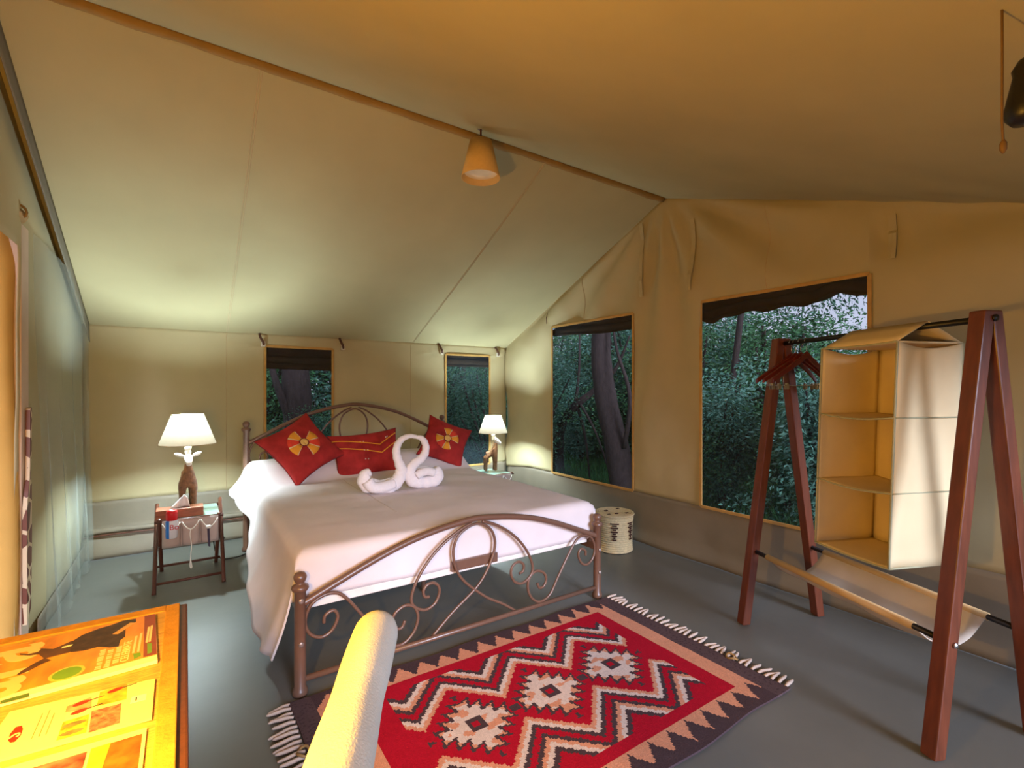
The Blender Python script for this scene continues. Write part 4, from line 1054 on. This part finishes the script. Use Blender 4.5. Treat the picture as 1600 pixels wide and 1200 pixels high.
for k in range(4):
    rnd = random.Random(40 + k)
    t = thing('bush', 'x', 'bush')
    st = MB(); tips = []
    for i in range(9):
        a = rnd.uniform(0, 6.28); r = rnd.uniform(.2, .75); h = rnd.uniform(1.0, 1.9)
        pts = [(0, 0, 0), (r * .25 * math.cos(a), r * .25 * math.sin(a), h * .4), (r * .7 * math.cos(a + .2), r * .7 * math.sin(a + .2), h * .75), (r * math.cos(a + .3), r * math.sin(a + .3), h)]
        sp = smooth_path(pts, 3); st.tube(sp, [.022 * (1 - .8 * j / len(sp)) + .004 for j in range(len(sp))], 5); tips += sp[2:]
    st.build('stems', barkm, t, True)
    clumps = [(Vector(p), rnd.uniform(.16, .34)) for p in tips] + [(Vector((rnd.gauss(0, .4), rnd.gauss(0, .4), rnd.uniform(.1, 1.9))), rnd.uniform(.15, .35)) for _ in range(26)]
    def fcl(rn):
        c, r = rn.choice(clumps); o = Vector((rn.gauss(0, 1), rn.gauss(0, 1), rn.gauss(0, .8))).normalized()
        return c + o * r * rn.random() ** .4, o
    lf = MB(); leaf_cloud(lf, 9500, fcl, (.052, .042, .062, .046)[k], rnd)
    lf.build('foliage', leafm[k % 3], t, kind='stuff')
    bushes.append(t)
rnd = random.Random(5)
spots = []
for (x0, x1, y0, y1, n, sc0, sc1, lab, grp) in (
    (5.2, 6.6, 1.4, 3.9, 8, .7, .95, 'leafy green bush outside the large right window', 'bushes outside the large right window'),
    (7.0, 8.6, 1.5, 7.4, 13, 1.1, 1.45, 'leafy green bush outside the large right window', 'bushes outside the large right window'),
    (6.6, 8.2, 7.0, 9.4, 9, .9, 1.3, 'shaded bush in the woods seen past the leaning trunk', 'bushes outside the middle window'),
    (8.6, 10.5, 5.5, 11.5, 12, 1.5, 2.1, 'shaded bush in the woods seen past the leaning trunk', 'bushes outside the middle window'),
    (.3, 2.4, 6.0, 6.8, 9, .45, .66, 'pale tipped bush outside the window behind the headboard', 'bushes behind the headboard window'),
    (3.0, 5.0, 6.0, 7.6, 7, .8, 1.1, 'dark bush outside the narrow window by the right lamp', 'bushes outside the narrow window'),
    (.0, 6.0, 8.2, 9.8, 11, 1.3, 1.9, 'tall dark bush in the woods behind the back wall windows', 'bushes far behind the back wall')):
    for i in range(n):
        spots.append((x0 + (x1 - x0) * rnd.random(), y0 + (y1 - y0) * (i + rnd.random()) / n if (y1 - y0) > (x1 - x0) else y0 + (y1 - y0) * rnd.random(), rnd.uniform(sc0, sc1), lab, grp) if (y1 - y0) > (x1 - x0) else (x0 + (x1 - x0) * (i + rnd.random()) / n, y0 + (y1 - y0) * rnd.random(), rnd.uniform(sc0, sc1), lab, grp))
for i, (x, y, s, lab, grp) in enumerate(spots):
    o = bushes[i] if i < 4 else copy_tree(bushes[i % 4])
    o.location = (x, y, GZ - .02); o.rotation_euler = (0, 0, rnd.uniform(0, 6.28)); o.scale = (s * rnd.uniform(.95, 1.2), s * rnd.uniform(.95, 1.2), s)
    o['label'] = lab; o['group'] = grp; o['category'] = 'bush'
def tree(label, pts, r0, r1, branches, crown):
    t = thing('tree', label, 'tree', (pts[0][0], pts[0][1], GZ))
    sp = smooth_path(pts, 6); n = len(sp)
    MB().tube(sp, [(r0 + (r1 - r0) * i / n) * (1 + .07 * fbm(i * .4, r0 * 9, 0, 1)) for i in range(n)], 14).build('trunk', barkm, t, True, True)
    for b_ in branches:
        sb = smooth_path(b_[1:], 5)
        MB().tube(sb, [b_[0] * (1 - .7 * i / len(sb)) for i in range(len(sb))], 8).build('branch', barkm, t, True, True)
    if crown:
        cc, rr, n = crown; rd = random.Random(int(rr * 100)); lf = MB()
        def fc(rn):
            o = Vector((rn.gauss(0, 1), rn.gauss(0, 1), rn.gauss(0, .6))).normalized()
            return Vector(cc) + Vector((o.x * rr, o.y * rr, o.z * rr * .6)) * rn.random() ** .4, o
        leaf_cloud(lf, n, fc, .075, rd); lf.build('crown', leafm[1], t, world=True, kind='stuff')
    return t
tree('thick leaning tree trunk outside the middle window', [(5.0, 4.56, -.35), (5.0, 4.70, .1), (5.0, 4.80, .56), (5.0, 4.98, 1.1), (5.0, 5.09, 1.75), (5.0, 5.07, 2.4), (5.0, 5.0, 3.6)], .19, .125,
     [(.035, (4.95, 4.60, .5), (4.9, 4.45, 1.2), (4.95, 4.75, 1.9), (5.0, 4.9, 2.6)), (.05, (5.0, 5.05, 2.3), (5.3, 5.5, 2.9), (5.8, 5.9, 3.2))], ((5.1, 5.2, 4.4), 1.3, 4500))
tree('low crooked branch tree left in the middle window', [(5.4, 6.55, -.3), (5.35, 6.5, .4), (5.3, 6.3, .75), (5.3, 5.95, 1.05), (5.4, 5.7, 1.25), (5.5, 5.3, 1.6), (5.5, 5.0, 2.1)], .12, .008,
     [(.03, (5.3, 5.95, 1.05), (5.35, 5.8, .5), (5.4, 5.75, -.2)), (.025, (5.3, 5.9, 1.1), (5.3, 5.5, .6), (5.3, 5.1, -.2)), (.03, (5.3, 6.0, 1.0), (5.3, 5.9, 1.6), (5.4, 6.0, 2.3))], None)
tree('broad dark tree trunk outside the window behind the headboard', [(1.28, 7.0, -.3), (1.27, 7.0, .6), (1.23, 7.0, 1.4), (1.2, 7.0, 2.2), (1.2, 7.0, 3.6)], .20, .15,
     [(.06, (1.15, 6.95, .9), (1.0, 6.9, 1.3), (.9, 6.9, 1.7), (.85, 6.8, 2.2))], ((1.2, 7.3, 4.2), 1.3, 4000))
tree('slim dark tree outside the narrow window by right lamp', [(3.95, 7.3, -.3), (3.9, 7.3, 1.0), (3.95, 7.35, 2.2), (4.0, 7.4, 3.6)], .07, .05,
     [(.03, (3.9, 7.3, .8), (4.1, 7.2, 1.3), (4.3, 7.2, 1.7)), (.03, (3.9, 7.3, .9), (3.7, 7.25, 1.3), (3.6, 7.2, 1.6))], ((3.9, 7.4, 3.8), 1.0, 2500))
tree('thin branching tree outside the large right window', [(6.2, 3.9, -.3), (6.2, 3.85, .9), (6.1, 3.7, 1.6), (6.15, 3.6, 2.6), (6.2, 3.5, 3.8)], .05, .03,
     [(.02, (6.15, 3.8, 1.1), (5.9, 3.4, 1.15), (5.6, 2.9, 1.25)), (.02, (6.15, 3.8, .9), (5.9, 3.5, 1.35), (5.7, 3.4, 1.7)), (.015, (6.1, 3.7, .95), (5.8, 3.0, .7), (5.5, 2.5, .55))], ((7.4, 3.5, 3.0), 1.3, 4200))
# grass
rnd = random.Random(9); gm_ = MB()
for _ in range(26000):
    if rnd.random() < .72: x, y = rnd.uniform(3.6, 9), rnd.uniform(.8, 10)
    else: x, y = rnd.uniform(-.5, 5.5), rnd.uniform(5.3, 9)
    z = GZ + .08 * fbm(x, y, 0, .5) - .06 + .10 * sstep(5, 10, max(x, y)); h = rnd.uniform(.06, .22); a = rnd.uniform(0, 6.28); w = .012
    lx, ly = rnd.gauss(0, .05), rnd.gauss(0, .05)
    gm_.add([(x - w * math.cos(a), y - w * math.sin(a), z), (x + w * math.cos(a), y + w * math.sin(a), z), (x + lx, y + ly, z + h)], [(0, 1, 2)])
o = gm_.build('grass', M('undergrowth_green', (70, 130, 70), .6, .4, 2.), kind='stuff'); tag(o, 'low green undergrowth covering the forest floor outside the windows', 'grass')
